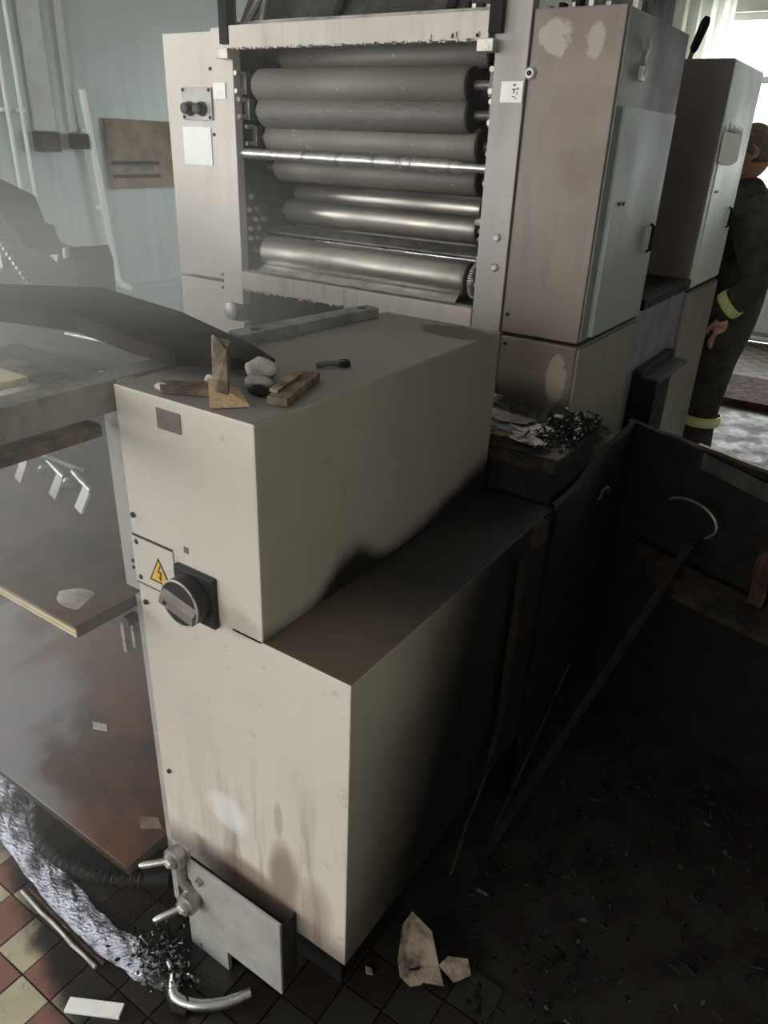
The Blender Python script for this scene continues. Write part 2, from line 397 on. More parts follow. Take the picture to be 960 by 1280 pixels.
# ================================================================== THE ROOM
XL, XR, YN, YF, ZC = -5.0, 4.0, -3.5, 8.75, 3.6
fl = struct(MB().box(XL, XR, YN, YF, -.12, -.008).build('floor', 'floor_mat'))
struct(MB().box(XL, XR, YN, YF, ZC, ZC+.1).build('ceiling', 'ceiling_white'))
struct(MB().box(XR, XR+.15, YN, YF, 0, ZC).build('wall_right', 'wall_cream'))
def wall_with_holes(name, axis, at, th, a0, a1, holes, mat):
    """holes: list of (b0,b1,z0,z1) sorted along the wall"""
    mb = MB()
    def bx(p0, p1, z0, z1):
        if axis == 'x': mb.box(at, at+th, p0, p1, z0, z1)
        else: mb.box(p0, p1, at, at+th, z0, z1)
    cur = a0
    for b0, b1, z0, z1 in holes:
        bx(cur, b0, 0, ZC); bx(b0, b1, 0, z0); bx(b0, b1, z1, ZC); cur = b1
    bx(cur, a1, 0, ZC)
    return struct(mb.build(name, mat))
wall_with_holes('wall_left', 'x', XL-.2, .2, YN, YF, [(-2.4, 0.0, 1.0, 2.9)], 'wall_teal')
wall_with_holes('wall_near', 'y', YN-.2, .2, XL, XR, [(-4.3, -2.3, 1.0, 2.9), (-1.9, .1, 1.0, 2.9)], 'wall_cream')
wall_with_holes('wall_far', 'y', YF, .2, XL, XR, [(-2.25, .45, .95, 2.95)], 'wall_cream')
def window(num, axis, at, b0, b1, z0, z1, mull):
    mb = MB(); fr = .06
    def bx(p0, p1, q0, q1, t0=-.03, t1=.03):
        if axis == 'x': mb.box(at+t0, at+t1, p0, p1, q0, q1)
        else: mb.box(p0, p1, at+t0, at+t1, q0, q1)
    bx(b0, b1, z0, z0+fr); bx(b0, b1, z1-fr, z1); bx(b0, b0+fr, z0+fr, z1-fr); bx(b1-fr, b1, z0+fr, z1-fr)
    for m in mull: bx(m-.03, m+.03, z0+fr, z1-fr)
    zt = z1-.55
    seg = [b0+fr]+[q for m in mull for q in (m-.03, m+.03)]+[b1-fr]
    for i in range(0, len(seg), 2): bx(seg[i], seg[i+1], zt-.03, zt+.03)
    o = struct(mb.build('window_%d' % num, 'white_paint'))
    for i in range(0, len(seg), 2):
        for q0, q1 in ((z0+fr, zt-.03), (zt+.03, z1-fr)):
            mb = MB(); bx(seg[i], seg[i+1], q0, q1, -.004, .004); mb.build('pane', 'glass', o)
    return o
window(1, 'y', YF+.1, -2.25, .45, .95, 2.95, [-1.35, -.45])
window(2, 'y', YN-.1, -4.3, -2.3, 1.0, 2.9, [-3.3])
window(3, 'y', YN-.1, -1.9, .1, 1.0, 2.9, [-.9])
window(4, 'x', XL-.1, -2.4, 0.0, 1.0, 2.9, [-1.2])
# plinth casing along the left wall
pl = struct(MB().box(XL, XL+.14, 1.2, YF-.02, 0, .64, .0).build('trim_1', 'wall_teal'))
lip = MB().box(XL, XL+.16, 1.2, YF-.02, .64, .665).build('casing_lid', 'wall_teal', pl)
struct(MB().box(-2.9, 1.5, YF-.05, YF, .88, .93).build('trim_2', 'white_paint'))

# floor tiles near the photographer
tm = {}
for key, mt in (('r', 'tile_red'), ('c', 'tile_cream')):
    h = TP/2-.0022
    o = MB().box(-h, h, -h, h, -.008, 0, .0012).build('tile', mt, fl); tm[key] = o.data
    bpy.data.objects.remove(o)
for i in range(-6, 9):
    for j in range(-4, 6):
        o = bpy.data.objects.new('tile', tm['r' if (i+j) % 2 == 0 else 'c']); COL.objects.link(o)
        o.location = (TX0+TP*(i+.5), TY0+TP*(j+.5), random.uniform(-.001, .0008))
        o.rotation_euler = (random.uniform(-.006, .006), random.uniform(-.006, .006), random.uniform(-.01, .01))
        o.parent = fl

# left wall fittings
def wpipe(y0, z0, y1, z1, r, label, foot=False, off=.06):
    p = thing('wall_pipe', label, 'pipe', (XL+off, y1, z1), 'white pipes on the teal wall')
    pts = [(XL+off, y0, z0), (XL+off, (y0+y1)/2, (z0+z1)/2), (XL+off, y1, z1)]
    if foot: pts += [(XL+off+.02, y1+.02, z1-.05), (XL+off+.10, y1+.05, z1-.08)]
    MB().tube(pts, r, 12).build('tube', 'pipe_white', p, True)
    for q in (.2, .6):
        y, z = y0+(y1-y0)*q, z0+(z1-z0)*q
        MB().box(XL, XL+off, y-.03, y+.03, z-.012, z+.012).build('bracket', 'pipe_white', p)
wpipe(3.15, 3.58, 3.17, .665, .012, 'thin white wall pipe right of the leftmost one, by the window side')
wpipe(3.06, 3.58, 3.07, .665, .012, 'leftmost thin white pipe running down the teal wall')
wpipe(3.63, 1.98, 3.74, .74, .024, 'white pipe with a curved foot beside the brown wall board', True)
def wstrip(y0, y1, z0, z1, mat, label, cat, name, t=.03):
    return tag(MB().box(XL, XL+t, y0, y1, z0, z1, .004).build(name, mat), label, cat)
simple('strip_grey', (202, 208, 200), .5, 0, .15, 3); simple('duct_grey', (196, 200, 192), .5, 0, .15, 3)
wstrip(3.27, 3.42, 1.72, 3.58, 'strip_grey', 'wide pale duct strip on the teal wall above a dark box', 'duct', 'wall_duct', .02)
wstrip(3.535, 3.575, 1.72, 3.58, 'duct_grey', 'narrow grey cable duct on the teal wall above a brown box', 'duct', 'cable_duct', .03)
wstrip(3.25, 3.40, 1.595, 1.715, 'dark_grime', 'square dark grey junction box at the foot of the wide duct', 'junction box', 'junction_box', .08)
wstrip(3.52, 3.62, 1.615, 1.71, 'rust', 'small brown junction box at the foot of the narrow duct', 'junction box', 'junction_box', .08)
nb = thing('wall_board', 'brown notice board with two ledges on the teal wall beside the press', 'board', (XL, 4.1, 1.36))
MB().box(XL, XL+.03, 3.81, 4.5, 1.355, 1.815).build('panel', 'wall_brown', nb)
for z in (1.53, 1.44): MB().box(XL+.03, XL+.05, 3.83, 4.25, z-.012, z+.012).build('ledge', 'char_brown', nb)

# far wall: curtain, radiator
def curtain(x0, x1, label, n):
    tag(MB().sheet(lambda u, v: (x0+(x1-x0)*u, YF-.14+.035*math.sin(u*n*6.283)+.01*math.sin(u*n*15), .75+v*2.6), 90, 2, .004).build('curtain', 'curtain', None, True), label, 'curtain', 'curtains at the far window')
curtain(-3.1, -1.98, 'pale gathered curtain hanging beside the far window, behind the second press unit', 9)
rd = thing('radiator', 'white panel radiator under the far window', 'radiator', (-1.0, YF-.1, 0.08))
MB().box(-1.62, .1, YF-.13, YF-.05, .12, .68, .01).build('panel', 'white_paint', rd)
for k in range(12): MB().box(-1.6+k*.14, -1.5+k*.14, YF-.142, YF-.131, .16, .64, .004).build('rib', 'white_paint', rd)
for x in (-1.5, 0): MB().box(x-.02, x+.02, YF-.11, YF-.07, 0, .12).build('foot', 'white_paint', rd)
tag(MB().tube([(-2.6, YF-.07, .05), (-1.62, YF-.07, .05), (1.6, YF-.07, .05)], .025, 10).build('heating_pipe', 'pipe_white', None, True), 'white heating pipe along the foot of the far wall', 'pipe')
tag(MB().box(-1.7, 1.2, 6.2, 7.0, 0.0, .05, .005).build('floor_band', 'rust'), 'reddish brown floor band with painted-in reflection, under the radiator', 'board')  # thin slab stands in for the reddish floor and its brownish reflection

# ================================================================== PRINTING UNIT (front)
Y1, YB = 1.927, 2.43
def printing_unit(loc_y, label, fronts, near=True):
    dx = -.652 if near else -.664
    """builds the column/frame skeleton of one press unit; near adds rollers and fittings"""
    dy = loc_y - Y1
    U = thing('printing_unit', label, 'printing press', (-1.42, loc_y, 0), 'printing press units')
    f, fs, sd, dr = fronts
    y, yb = loc_y, loc_y+.51
    # left column
    MB().box(-2.18, -1.962, y, yb, 1.288, 2.022, .004).build('column_cover', fs, U)
    MB().box(-2.18, -1.962, y, yb, .0, 1.278, .004).build('base_cover', fs, U)
    # right column
    MB().box(-.893, -.671, y, yb, 1.278, 2.033, .005).build('column_cover', f, U)
    MB().box(-.893, -.671, y, yb, .0, 1.268, .005).build('base_cover', f, U)
    MB().box(-.8, -.6725, y+.02, yb-.01, 1.268, 1.278).build('shadow_gap', 'char', U)
    # side skin and door on the flank
    MB().box(-.671, -.667, y+.012, yb, 1.284, 2.03).build('side_skin', sd, U)
    d = MB().box(-.667, dx, y+.055, yb-.04, 1.29, 1.836, .001).build('side_door', dr, U)
    MB().tube([(dx, yb-.09, 1.555), (dx+.009, yb-.09, 1.55), (dx+.009, yb-.09, 1.485), (dx, yb-.09, 1.48)], .005, 8).build('handle', 'char', d, True)
    for q in (.0, .035): MB().lathe((dx, y+.10+q, 1.62), (dx+.003, y+.10+q, 1.62), [(0, .005), (1, .004)], 8).build('screw', 'screw_black', d)
    MB().box(-.671, -.663, y+.008, yb, .0, 1.262).build('side_skin', 'press_low', U)
    # frame posts and beams
    MB().box(-1.96, -1.872, y-.004, y+.03, 1.215, 2.03, .003).build('frame_post', 'press_pale' if near else f, U)
    MB().box(-1.96, -1.872, y-.004, y+.03, 0, 1.155, .003).build('frame_post', 'press_pale' if near else f, U)
    MB().box(-.985, -.897, y-.006, y+.03, 0, 2.06, .003).build('frame_post', 'post_smoked' if near else f, U)
    MB().box(-1.868, -1.0, y-.02, y+.015, 1.972, 2.032, .003).build('cross_beam', 'beam_scorched' if near else f, U)
    MB().box(-1.872, -.986, y-.01, y+.04, 1.270, 1.328, .003).build('cross_beam', 'beam_scorched' if near else f, U)
    # inner side frames and back
    MB().box(-1.90, -1.874, y+.031, yb, .0, 2.03).build('side_frame', 'dark_grime', U)
    MB().box(-.984, -.955, y+.031, yb, .0, 2.03).build('side_frame', 'dark_grime', U)
    MB().box(-1.873, -.985, yb-.03, yb, .0, 2.0).build('back_plate', 'dark_grime', U)
    return U
U1 = printing_unit(Y1, 'front printing press unit with exposed ink rollers between two tall covers', ('press_smoked', 'press_pale', 'press_side', 'press_door'))

# rollers: y, x left, x right, z, radius, material, journal
rollers = [(2.13, -1.84, -1.10, 1.965, .036, 'roller_grey'), (1.99, -1.825, -1.08, 1.880, .047, 'roller_grey'), (2.00, -1.816, -1.078, 1.811, .047, 'rubber_roller'),
           (2.03, -1.817, -1.058, 1.737, .046, 'roller_grey'), (2.07, -1.82, -1.073, 1.650, .040, 'roller_grey'), (2.24, -1.84, -1.10, 1.618, .034, 'dark_grime'),
           (2.20, -1.845, -1.118, 1.566, .036, 'roller_steel'), (2.14, -1.842, -1.096, 1.513, .040, 'roller_steel'),
           (2.20, -1.836, -1.12, 1.452, .032, 'roller_steel'), (2.13, -1.84, -1.08, 1.425, .022, 'chrome'), (1.99, -1.808, -1.035, 1.392, .052, 'roller_steel')]
for i, (y, a, b, z, r, mt) in enumerate(rollers):
    e = .012/(b-a)
    R = MB().lathe((a, y, z), (b, y, z), [(0, r*.86), (e, r), (1-e, r), (1, r*.86)], 36).build('roller', mt, U1, True)
    for x0, x1 in ((-1.873, a+.004), (b-.004, -.986)):
        MB().lathe((x0, y, z), (x1, y, z), [(0, .012), (1, .012)], 12).build('journal', 'sooty_steel', R, True)
    c = MB().lathe((b+.001, y, z), (b+.012, y, z), [(0, r*.93), (.7, r*.93), (1, r*.7)], 28).build('end_cap', 'char', R, True)
lab(R, 'large bright metal roller at the bottom of the stack')
# blistered cross shaft in front of the rollers
prof = []; random.seed(3)
for k in range(121):
    t = k/120; rr = .0155 + random.uniform(-.0012, .0018) + (.004*random.random() if .62 < t < .88 else 0)
    if k % 17 == 3: rr -= .003
    if t > .9: rr = .011
    prof.append((t, rr))
lab(MB().lathe((-1.895, 1.95, 1.690), (-.985, 1.95, 1.685), prof, 18).build('cross_shaft', 'clean_steel', U1, True), 'blistered metal cross shaft')
# ink pan lip under the big roller
lab(MB().sheet(lambda u, v: (-1.80+.755*u, 1.925+.055*v, 1.335+.022*math.sin(v*2.2)+.0008*math.sin(u*40)), 40, 6, .003).build('pan_lip', 'clean_steel', U1, True), 'shiny bent pan lip')
MB().box(-1.86, -1.0, 1.94, 2.02, 1.318, 1.332).build('pan', 'sooty_steel', U1)
# doctor plates behind the rollers
MB().prism([(-1.85, 2.09, 1.70), (-1.02, 2.09, 1.70), (-1.02, 2.16, 1.615), (-1.85, 2.16, 1.615)], (0, .01, .006)).build('scraper_plate', 'dark_grime', U1)
MB().prism([(-1.85, 2.03, 1.447), (-1.04, 2.03, 1.447), (-1.04, 2.12, 1.462), (-1.85, 2.12, 1.462)], (0, 0, .005)).build('scraper_plate', 'sooty_steel', U1)
# bearing blocks and latches on both side frames
def bearing(x, y, z, s):
    B = MB().box(x, x+s*.022, y-.014, y+.014, z-.03, z+.03, .003).build('bearing_block', 'sooty_steel', U1)
    for dz in (.026, -.022):
        MB().tube([(x+s*.006, y-.012, z+dz), (x+s*.006, y-.045, z+dz)], .007, 10).build('bolt', 'worn_steel', B, True)
for z, y in ((1.885, 1.99), (1.815, 2.0), (1.74, 2.03)):
    bearing(-1.873, y-.02, z, 1); bearing(-.986, y-.02, z, -1)
random.seed(8)
for k in range(14):
    z = random.choice((1.52, 1.49, 1.46, 1.43, 1.56)); y = random.uniform(1.96, 2.05)
    MB().lathe((-1.873, y, z), (-1.858, y, z), [(0, .008), (.8, .008), (1, .005)], 8).build('bolt', 'worn_steel', U1, True)
for k in range(16):
    z = 1.36+.024*k; y = random.uniform(1.955, 2.0)
    MB().lathe((-.986, y, z), (-1.005-.02*random.random(), y, z), [(0, .010), (.8, .010), (1, .006)], 8).build('bolt', random.choice(('worn_steel', 'sooty_steel', 'dark_grime')), U1, True)
# toothed ring at the right end of the big roller
g = MB(); n = 44
for k in range(n):
    a0 = 2*math.pi*k/n; a1 = a0+2*math.pi/n*.55
    p = [(-1.02, 1.99+math.cos(a)*q, 1.392+math.sin(a)*q) for a, q in ((a0, .036), (a1, .036), (a1, .05), (a0, .05))]
    g.prism(p, (.012, 0, 0))
g.lathe((-1.02, 1.99, 1.392), (-1.008, 1.99, 1.392), [(0, .037), (1, .037)], 24)
lab(g.build('gear_ring', 'worn_steel', U1), 'toothed gear ring')
# brackets
for x0, x1 in ((-1.905, -1.855), (-1.018, -.975)):
    MB().box(x0, x1, 1.885, 1.925, 1.945, 1.972, .002).build('corner_bracket', 'worn_steel', U1)
MB().box(-1.905, -1.872, 1.905, 1.94, 1.985, 2.10).build('corner_plate', 'char', U1)
MB().box(-.998, -.965, 1.90, 1.92, 1.985, 2.06).build('corner_plate', 'char', U1)
# drips of melted paint along the beams
random.seed(5)
g = MB()
for k in range(70):
    x = random.uniform(-1.86, -1.02); w = random.uniform(.003, .012); h = random.uniform(.001, .0035)
    g.box(x, x+w, 1.905, 1.9065, 1.972-h, 1.974+h*.6)
for k in range(7):
    x = random.choice((-1.19, -1.17, -1.10, -1.085, -1.03)) + random.uniform(-.005, .005)
    g.box(x, x+.008, 1.903, 1.9065, 1.978, 1.978+random.uniform(.004, .014))
o = g.build('blistered_paint', 'beam_scorched', U1); o['kind'] = 'stuff'
g = MB()
for k in range(70):
    x = random.uniform(-1.86, -1.0); w = random.uniform(.004, .012); h = random.uniform(.001, .006)
    g.box(x, x+w, 1.9150, 1.9168, 1.270-h, 1.272+h)
o = g.build('blistered_paint', 'beam_scorched', U1); o['kind'] = 'stuff'
# small controls on the left cover
cp = MB().box(-2.102, -1.968, 1.919, 1.9265, 1.780, 1.873, .002).build('control_plate', 'grey_plate', U1)
for x in (-2.064, -2.010):
    k = MB().lathe((x, 1.919, 1.812), (x, 1.888, 1.812), [(0, .021), (.25, .021), (.3, .017), (.95, .016), (1, .013)], 20).build('knob', 'black_plastic', cp, True)
for x in (-2.094, -1.977):
    for z in (1.788, 1.865): screw(cp, x, 1.9185, z, .005)
lab(MB().box(-2.113, -1.983, 1.9235, 1.9265, 1.648, 1.760).build('instruction_sheet', 'sheet_note', U1), 'white instruction sheet')
lab(MB().box(-1.957, -1.905, 1.9185, 1.9225, 1.840, 1.885).build('white_tag', 'white_tag', U1), 'white paper tag')
lab(MB().box(-.958, -.899, 1.917, 1.9205, 1.838, 1.884).build('white_tag', 'white_tag', U1), 'white tag with black marks')
t2 = MB()
for (x, z, w, h) in ((-.925, 1.874, .006, .004), (-.928, 1.866, .012, .002), (-.923, 1.858, .003, .008), (-.914, 1.866, .004, .004), (-.926, 1.850, .008, .002), (-.914, 1.855, .002, .006), (-.918, 1.846, .005, .002)):
    t2.box(x, x+w, 1.9162, 1.9169, z, z+h)
t2.build('printed_mark', 'sign_ink', U1)
for x, z in ((-1.972, 1.923), (-1.970, 1.740), (-1.967, 1.306), (-1.970, 1.262)): screw(U1, x, 1.926, z, .005)
for x, z in ((-.887, 1.901),): MB().lathe((x, 1.927, z), (x, 1.918, z), [(0, .014), (.5, .014), (1, .010)], 16).build('bolt', 'worn_steel', U1, True); screw(U1, x, 1.918, z, .006)
for x, z in ((-.931, 1.522), (-.929, 1.446)): MB().lathe((x, 1.921, z), (x, 1.913, z), [(0, .011), (.6, .011), (1, .007)], 14).build('bolt', 'worn_steel', U1, True)
for x, z in ((-.879, 1.327), (-.876, 1.248)): screw(U1, x, 1.926, z, .0055)
MB().lathe((-1.925, 1.945, 1.188), (-1.925, 1.905, 1.188), [(0, .032), (.9, .032), (1, .026)], 24).build('guide_bush', 'worn_steel', U1, True)
# peeled strip on the flank of the right column
MB().sheet(lambda u, v: (-.664+.004*math.sin(u*9), 2.075+.02*v+.01*math.sin(u*3), 1.90+.085*u), 10, 2, .003).build('peeled_paint', 'press_door', U1)
MB().box(-.667, -.659, 2.06, 2.09, 1.895, 1.925).build('catch', 'worn_steel', U1)
# hood and linkages above the rollers
lab(MB().prism([(-1.93, 2.02, 2.05), (-1.0, 2.02, 2.06), (-1.0, 2.25, 2.42), (-1.93, 2.25, 2.42)], (0, .012, -.008)).build('sloping_hood', 'dark_grime', U1), 'sooty sloping hood above the rollers')
for x in (-1.55, -1.18): MB().prism([(x, 2.012, 2.05), (x+.022, 2.012, 2.05), (x+.035, 2.245, 2.42), (x+.013, 2.245, 2.42)], (0, -.012, .008)).build('hood_rib', 'char', U1)
MB().box(-1.84, -1.62, 1.99, 2.0, 2.036, 2.052).build('lit_metal_strip', 'white_paint', U1)  # white strips paint in the light on the sheet metal above the beam
MB().box(-1.80, -1.56, 2.06, 2.075, 2.15, 2.165).build('lit_metal_strip', 'white_paint', U1)
MB().box(-1.93, -1.0, 1.955, 1.975, 2.03, 2.046).build('hood_lip', 'sooty_steel', U1)
for p in ([(-1.875, 1.98, 2.03), (-1.83, 2.0, 2.10), (-1.84, 2.0, 2.3)], [(-1.9, 1.96, 2.03), (-1.9, 1.96, 2.35)], [(-1.80, 1.98, 2.04), (-1.78, 2.0, 2.16)]):
    MB().tube(p, .012, 8).build('link_rod', 'sooty_steel', U1, True)
MB().box(-.88, -.69, 2.1, 2.35, 2.034, 2.16, .01).build('gear_box', 'dark_grime', U1)
random.seed(21)
for k in range(9): MB().box(-.9+.025*k, -.888+.025*k, 2.0+.02*(k % 3), 2.03+.02*(k % 3), 2.034, 2.034+random.uniform(.01, .04)).build('fitting', random.choice(('worn_steel', 'char', 'worn_steel')), U1)
for k in range(8):
    MB().box(-1.10+.02*k, -1.09+.02*k, 1.96, 1.975, 2.046, 2.046+random.uniform(.006, .02)).build('fitting', 'worn_steel' if k % 2 else 'char', U1)

# ================================================================== PRINTING UNIT (rear) and link between
Y2 = 3.047
U2 = printing_unit(Y2, 'rear printing press unit with pale flank, partly hidden behind the front one', ('press_far_front', 'press_far_front', 'press_far_side', 'press_far_side'), False)
lab(MB().sheet(lambda u, v: (-.660, Y2+.03+.31*u, 1.72+.095*v-.012*math.sin(u*3.14)*(1-v)), 10, 3, .002).build('white_sheet', 'sheet_note', U2), 'white sheet with scorched top edge')
g = MB(); random.seed(2)
for k in range(14):
    y = Y2+.07+.018*k; g.prism([(-.6595, y, 1.815), (-.6595, y+.008, 1.815), (-.6595, y+.004, 1.822+random.uniform(.004, .026))], (.001, 0, 0))
o = g.build('scorch_flake', 'char', U2); o['kind'] = 'stuff'
L = thing('hand_lever', 'dark upright lever on top of the rear press unit', 'lever', (-.83, Y2+.04, 2.033))
MB().tube([(-.83, Y2+.04, 2.03), (-.826, Y2+.045, 2.06)], .008, 8).build('stem', 'sooty_steel', L, True)
MB().lathe((-.826, Y2+.045, 2.055), (-.80, Y2+.06, 2.16), [(0, .008), (.12, .014), (.85, .016), (1, .010)], 14).build('grip', 'char', L, True)
lk = thing('link_casing', 'low grey side casing between the two press units', 'casing', (-.7, 2.74, 0))
MB().box(-.90, -.672, 2.442, 3.04, 0, 1.29, .004).build('casing', 'blue_grey', lk)
MB().box(-.93, -.655, 2.45, 3.03, 1.291, 1.325, .006).build('ledge', 'char', lk)
bp_ = thing('black_panel', 'black open cover leaning against the casing between press units', 'cover', (-.64, 2.7, .6))
MB().box(-.670, -.640, 2.52, 2.93, .45, 1.085, .006).build('back', 'char', bp_)
MB().box(-.640, -.585, 2.52, 2.545, .45, 1.06, .005).build('flange', 'char', bp_)
MB().box(-.640, -.585, 2.545, 2.91, 1.045, 1.06, .004).build('flange', 'char_wet', bp_)

# ================================================================== CONTROL CABINET
x0, x1, x2, y0, y1, zt, zm, zb = -1.048, -.730, -.545, .760, 1.576, 1.361, .969, .262
C = thing('control_cabinet', 'cream stepped metal control cabinet with rotary switch, soot on its right flank', 'cabinet', ((x0+x2)/2, (y0+y1)/2, 0))
MB().box(x0, x1, y0, y1, zm, zt, .004).build('switch_housing', 'cabinet_paint', C)
MB().box(x0, x2, y0+.001, y1, zb, zm-.0005, .004).build('base_housing', 'cabinet_paint', C)
MB().box(x0+.04, x2-.08, y0+.10, y1-.05, .0, zb).build('plinth', 'char', C)
# seam lines on the front
MB().box(x0+.002, -.938, y0-.0012, y0+.002, 1.0765, 1.079).build('seam', 'screw_black', C)
MB().box(-.8, x1-.004, y0-.0012, y0+.002, .967, .9695).build('seam', 'char_brown', C)
MB().box(x0+.002, -.966, y0-.0022, y0+.002, .9745, .977).build('seam', 'screw_black', C)
hp = lab(MB().box(x0+.001, -.937, y0-.003, y0+.002, .978, 1.0755, .001).build('hazard_plate', 'cabinet_paint', C), 'cream plate with electrical hazard sign')
# electrical warning triangle: ink border, yellow field, lightning arrow
cx, cz, s = -.977, 1.018, .030
def tri(sc, yy, th, mat, nm):
    return MB().prism([(cx-s*sc, yy, cz-s*.72*sc-.001), (cx+s*sc, yy, cz-s*.72*sc-.001), (cx, yy, cz+s*1.12*sc-.001)], (0, -th, 0)).build(nm, mat, hp)
lab(tri(1.0, y0-.003, .0006, 'sign_ink', 'sign_border'), 'dark border of the warning triangle')
lab(tri(.80, y0-.0036, .0005, 'yellow', 'sign_field'), 'yellow warning triangle')
b = [(.10, .62), (-.18, .02), (.06, .02), (-.02, -.30), (-.12, -.26), (.07, -.60), (.20, -.20), (.10, -.24), (.24, .14), (-.02, .14), (.18, .60)]
lab(MB().prism([(cx+q*s, y0-.0041, cz+r*s*.95) for q, r in b], (0, -.0005, 0)).build('lightning_bolt', 'sign_ink', hp), 'lightning bolt symbol')
for x, z in ((-1.036, 1.119), (-1.034, 1.065), (-1.033, .990), (-1.030, .934), (-1.022, .503)): screw(C, x, y0-.001, z, .0055)
lab(MB().box(-.944, -.888, y0-.0018, y0+.002, 1.307, 1.342, .0008).build('nameplate', 'nameplate', C), 'blank grey nameplate')
MB().box(-.908, -.897, y0-.0012, y0+.001, 1.085, 1.097).build('sticker_residue', 'nameplate', C)
# rotary main switch
sw = lab(MB().box(-.928, -.832, y0-.012, y0, .958, 1.060, .004).build('rotary_switch', 'black_plastic', C), 'black rotary main switch')
bx_, bz_ = -.885, 1.008
MB().lathe((bx_, y0-.012, bz_), (bx_, y0-.040, bz_), [(0, .046), (.5, .046), (1, .044)], 36).build('collar', 'black_plastic', sw, True)
rim = MB()
ring = []
for k in range(49):
    a = 2*math.pi*k/48; ring.append((bx_+.0445*math.cos(a), y0-.041, bz_+.0445*math.sin(a)))
rim.tube(ring, .0022, 8, False); lab(rim.build('rim', 'worn_steel', sw, True), 'worn bright rim')
hd = MB()
a = math.radians(-12); ca, sa = math.cos(a), math.sin(a)
def rp(u, v, d): return (bx_+u*ca-v*sa, y0-d, bz_+u*sa+v*ca)
hd.add([rp(-.042, -.020, .040), rp(.042, -.020, .040), rp(.042, .010, .040), rp(-.042, .010, .040),
        rp(-.042, -.018, .050), rp(.042, -.018, .050), rp(.041, -.002, .049), rp(-.041, -.002, .049)],
       [(0,3,2,1),(4,5,6,7),(0,1,5,4),(1,2,6,5),(2,3,7,6),(3,0,4,7)])
lab(hd.build('handle', 'nameplate', sw), 'grey grip of the rotary switch')
MB().lathe(rp(-.027, -.010, .0502), rp(-.027, -.010, .0512), [(0, .004), (1, .004)], 10).build('padlock_hole', 'screw_black', sw)
# corner frame strip and side rail of the cabinet
MB().box(x0-.062, x0-.006, y0+.018, y0+.05, .935, 1.36).build('frame_post', 'grey_plate', C)
MB().box(x0-.021, x0-.003, y0+.006, y0+.05, .05, .934).build('frame_strip', 'grey_plate', C)
for z in (.985, 1.0): MB().lathe((x0-.03, y0+.018, z), (x0-.03, y0+.014, z), [(0, .004), (1, .003)], 8).build('rivet', 'screw_black', C)
MB().box(x0+.005, x0+.012, y0-.0014, y0+.004, .30, .90).build('edge_scratch', 'nameplate', C) if False else None
# valve plate at the foot
vp = lab(MB().box(-.924, -.668, .708, .715, .121, .343, .002).build('valve_plate', 'grey_plate', C), 'pale grey plate carrying two valves')
MB().box(-.674, -.669, .7152, .7598, .125, .325).build('plate_flange', 'dark_grime', C)
MB().box(-.977, -.855, .732, .742, 0, .24).build('leg_plate', 'grey_plate', C)
vy = .708
MB().box(-.975, -.9242, .709, .7145, .300, .372, .002).build('valve_bracket', 'grey_plate', C)
def valve(x, z, name, tdir, body):
    V = MB().lathe((x, vy, z), (x, vy-body, z), [(0, .022), (.25, .022), (.3, .026), (.75, .026), (.8, .02), (1, .018)], 14).build(name, 'valve_zinc', vp, True)
    e = Vector(tdir).normalized()
    p = Vector((x, vy-body*.75, z))
    MB().lathe(p-e*.028, p+e*.07, [(0, .006), (.1, .009), (.4, .0075), (.92, .0075), (1, .005)], 12).build('tommy_bar', 'valve_zinc', V, True)
    MB().lathe(p-Vector((0, .004, 0)), p-Vector((0, .016, 0)), [(0, .012), (.7, .012), (1, .008)], 6).build('nut', 'worn_steel', V)
valve(-.948, .352, 'valve', (-.55, -.45, -.12), .032)
valve(-.915, .238, 'valve', (-.55, -.75, -.25), .040)
MB().lathe((-.892, vy, .305), (-.892, vy-.012, .305), [(0, .010), (1, .008)], 10).build('bolt', 'valve_zinc', vp, True)
MB().tube([(-.946, vy-.006, .335), (-.944, vy-.006, .275), (-.918, vy-.006, .25)], .012, 10).build('valve_link', 'valve_zinc', vp, True)
# small puncture and lug on the soot-black flank
MB().prism([(x2, 1.135, .705), (x2, 1.155, .70), (x2, 1.160, .66), (x2, 1.140, .655)], (.004, 0, 0)).build('latch', 'char_brown', C)
# guide rail bolted along the left top edge
rl = thing('guide_rail', 'flat steel guide bar lying along the top of the cabinet', 'bar', (-1.06, 1.3, zt))
MB().prism([(-1.106, 1.09, zt+.002), (-1.058, 1.07, zt+.002), (-1.018, 1.50, zt+.002), (-1.062, 1.51, zt+.002)], (0, 0, .022)).build('bar', 'grey_beam', rl)
for (x, y) in ((-1.075, 1.135), (-1.045, 1.47)): MB().lathe((x, y, zt+.0235), (x, y, zt+.0255), [(0, .011), (1, .010)], 14).build('bolt_hole', 'screw_black', rl)

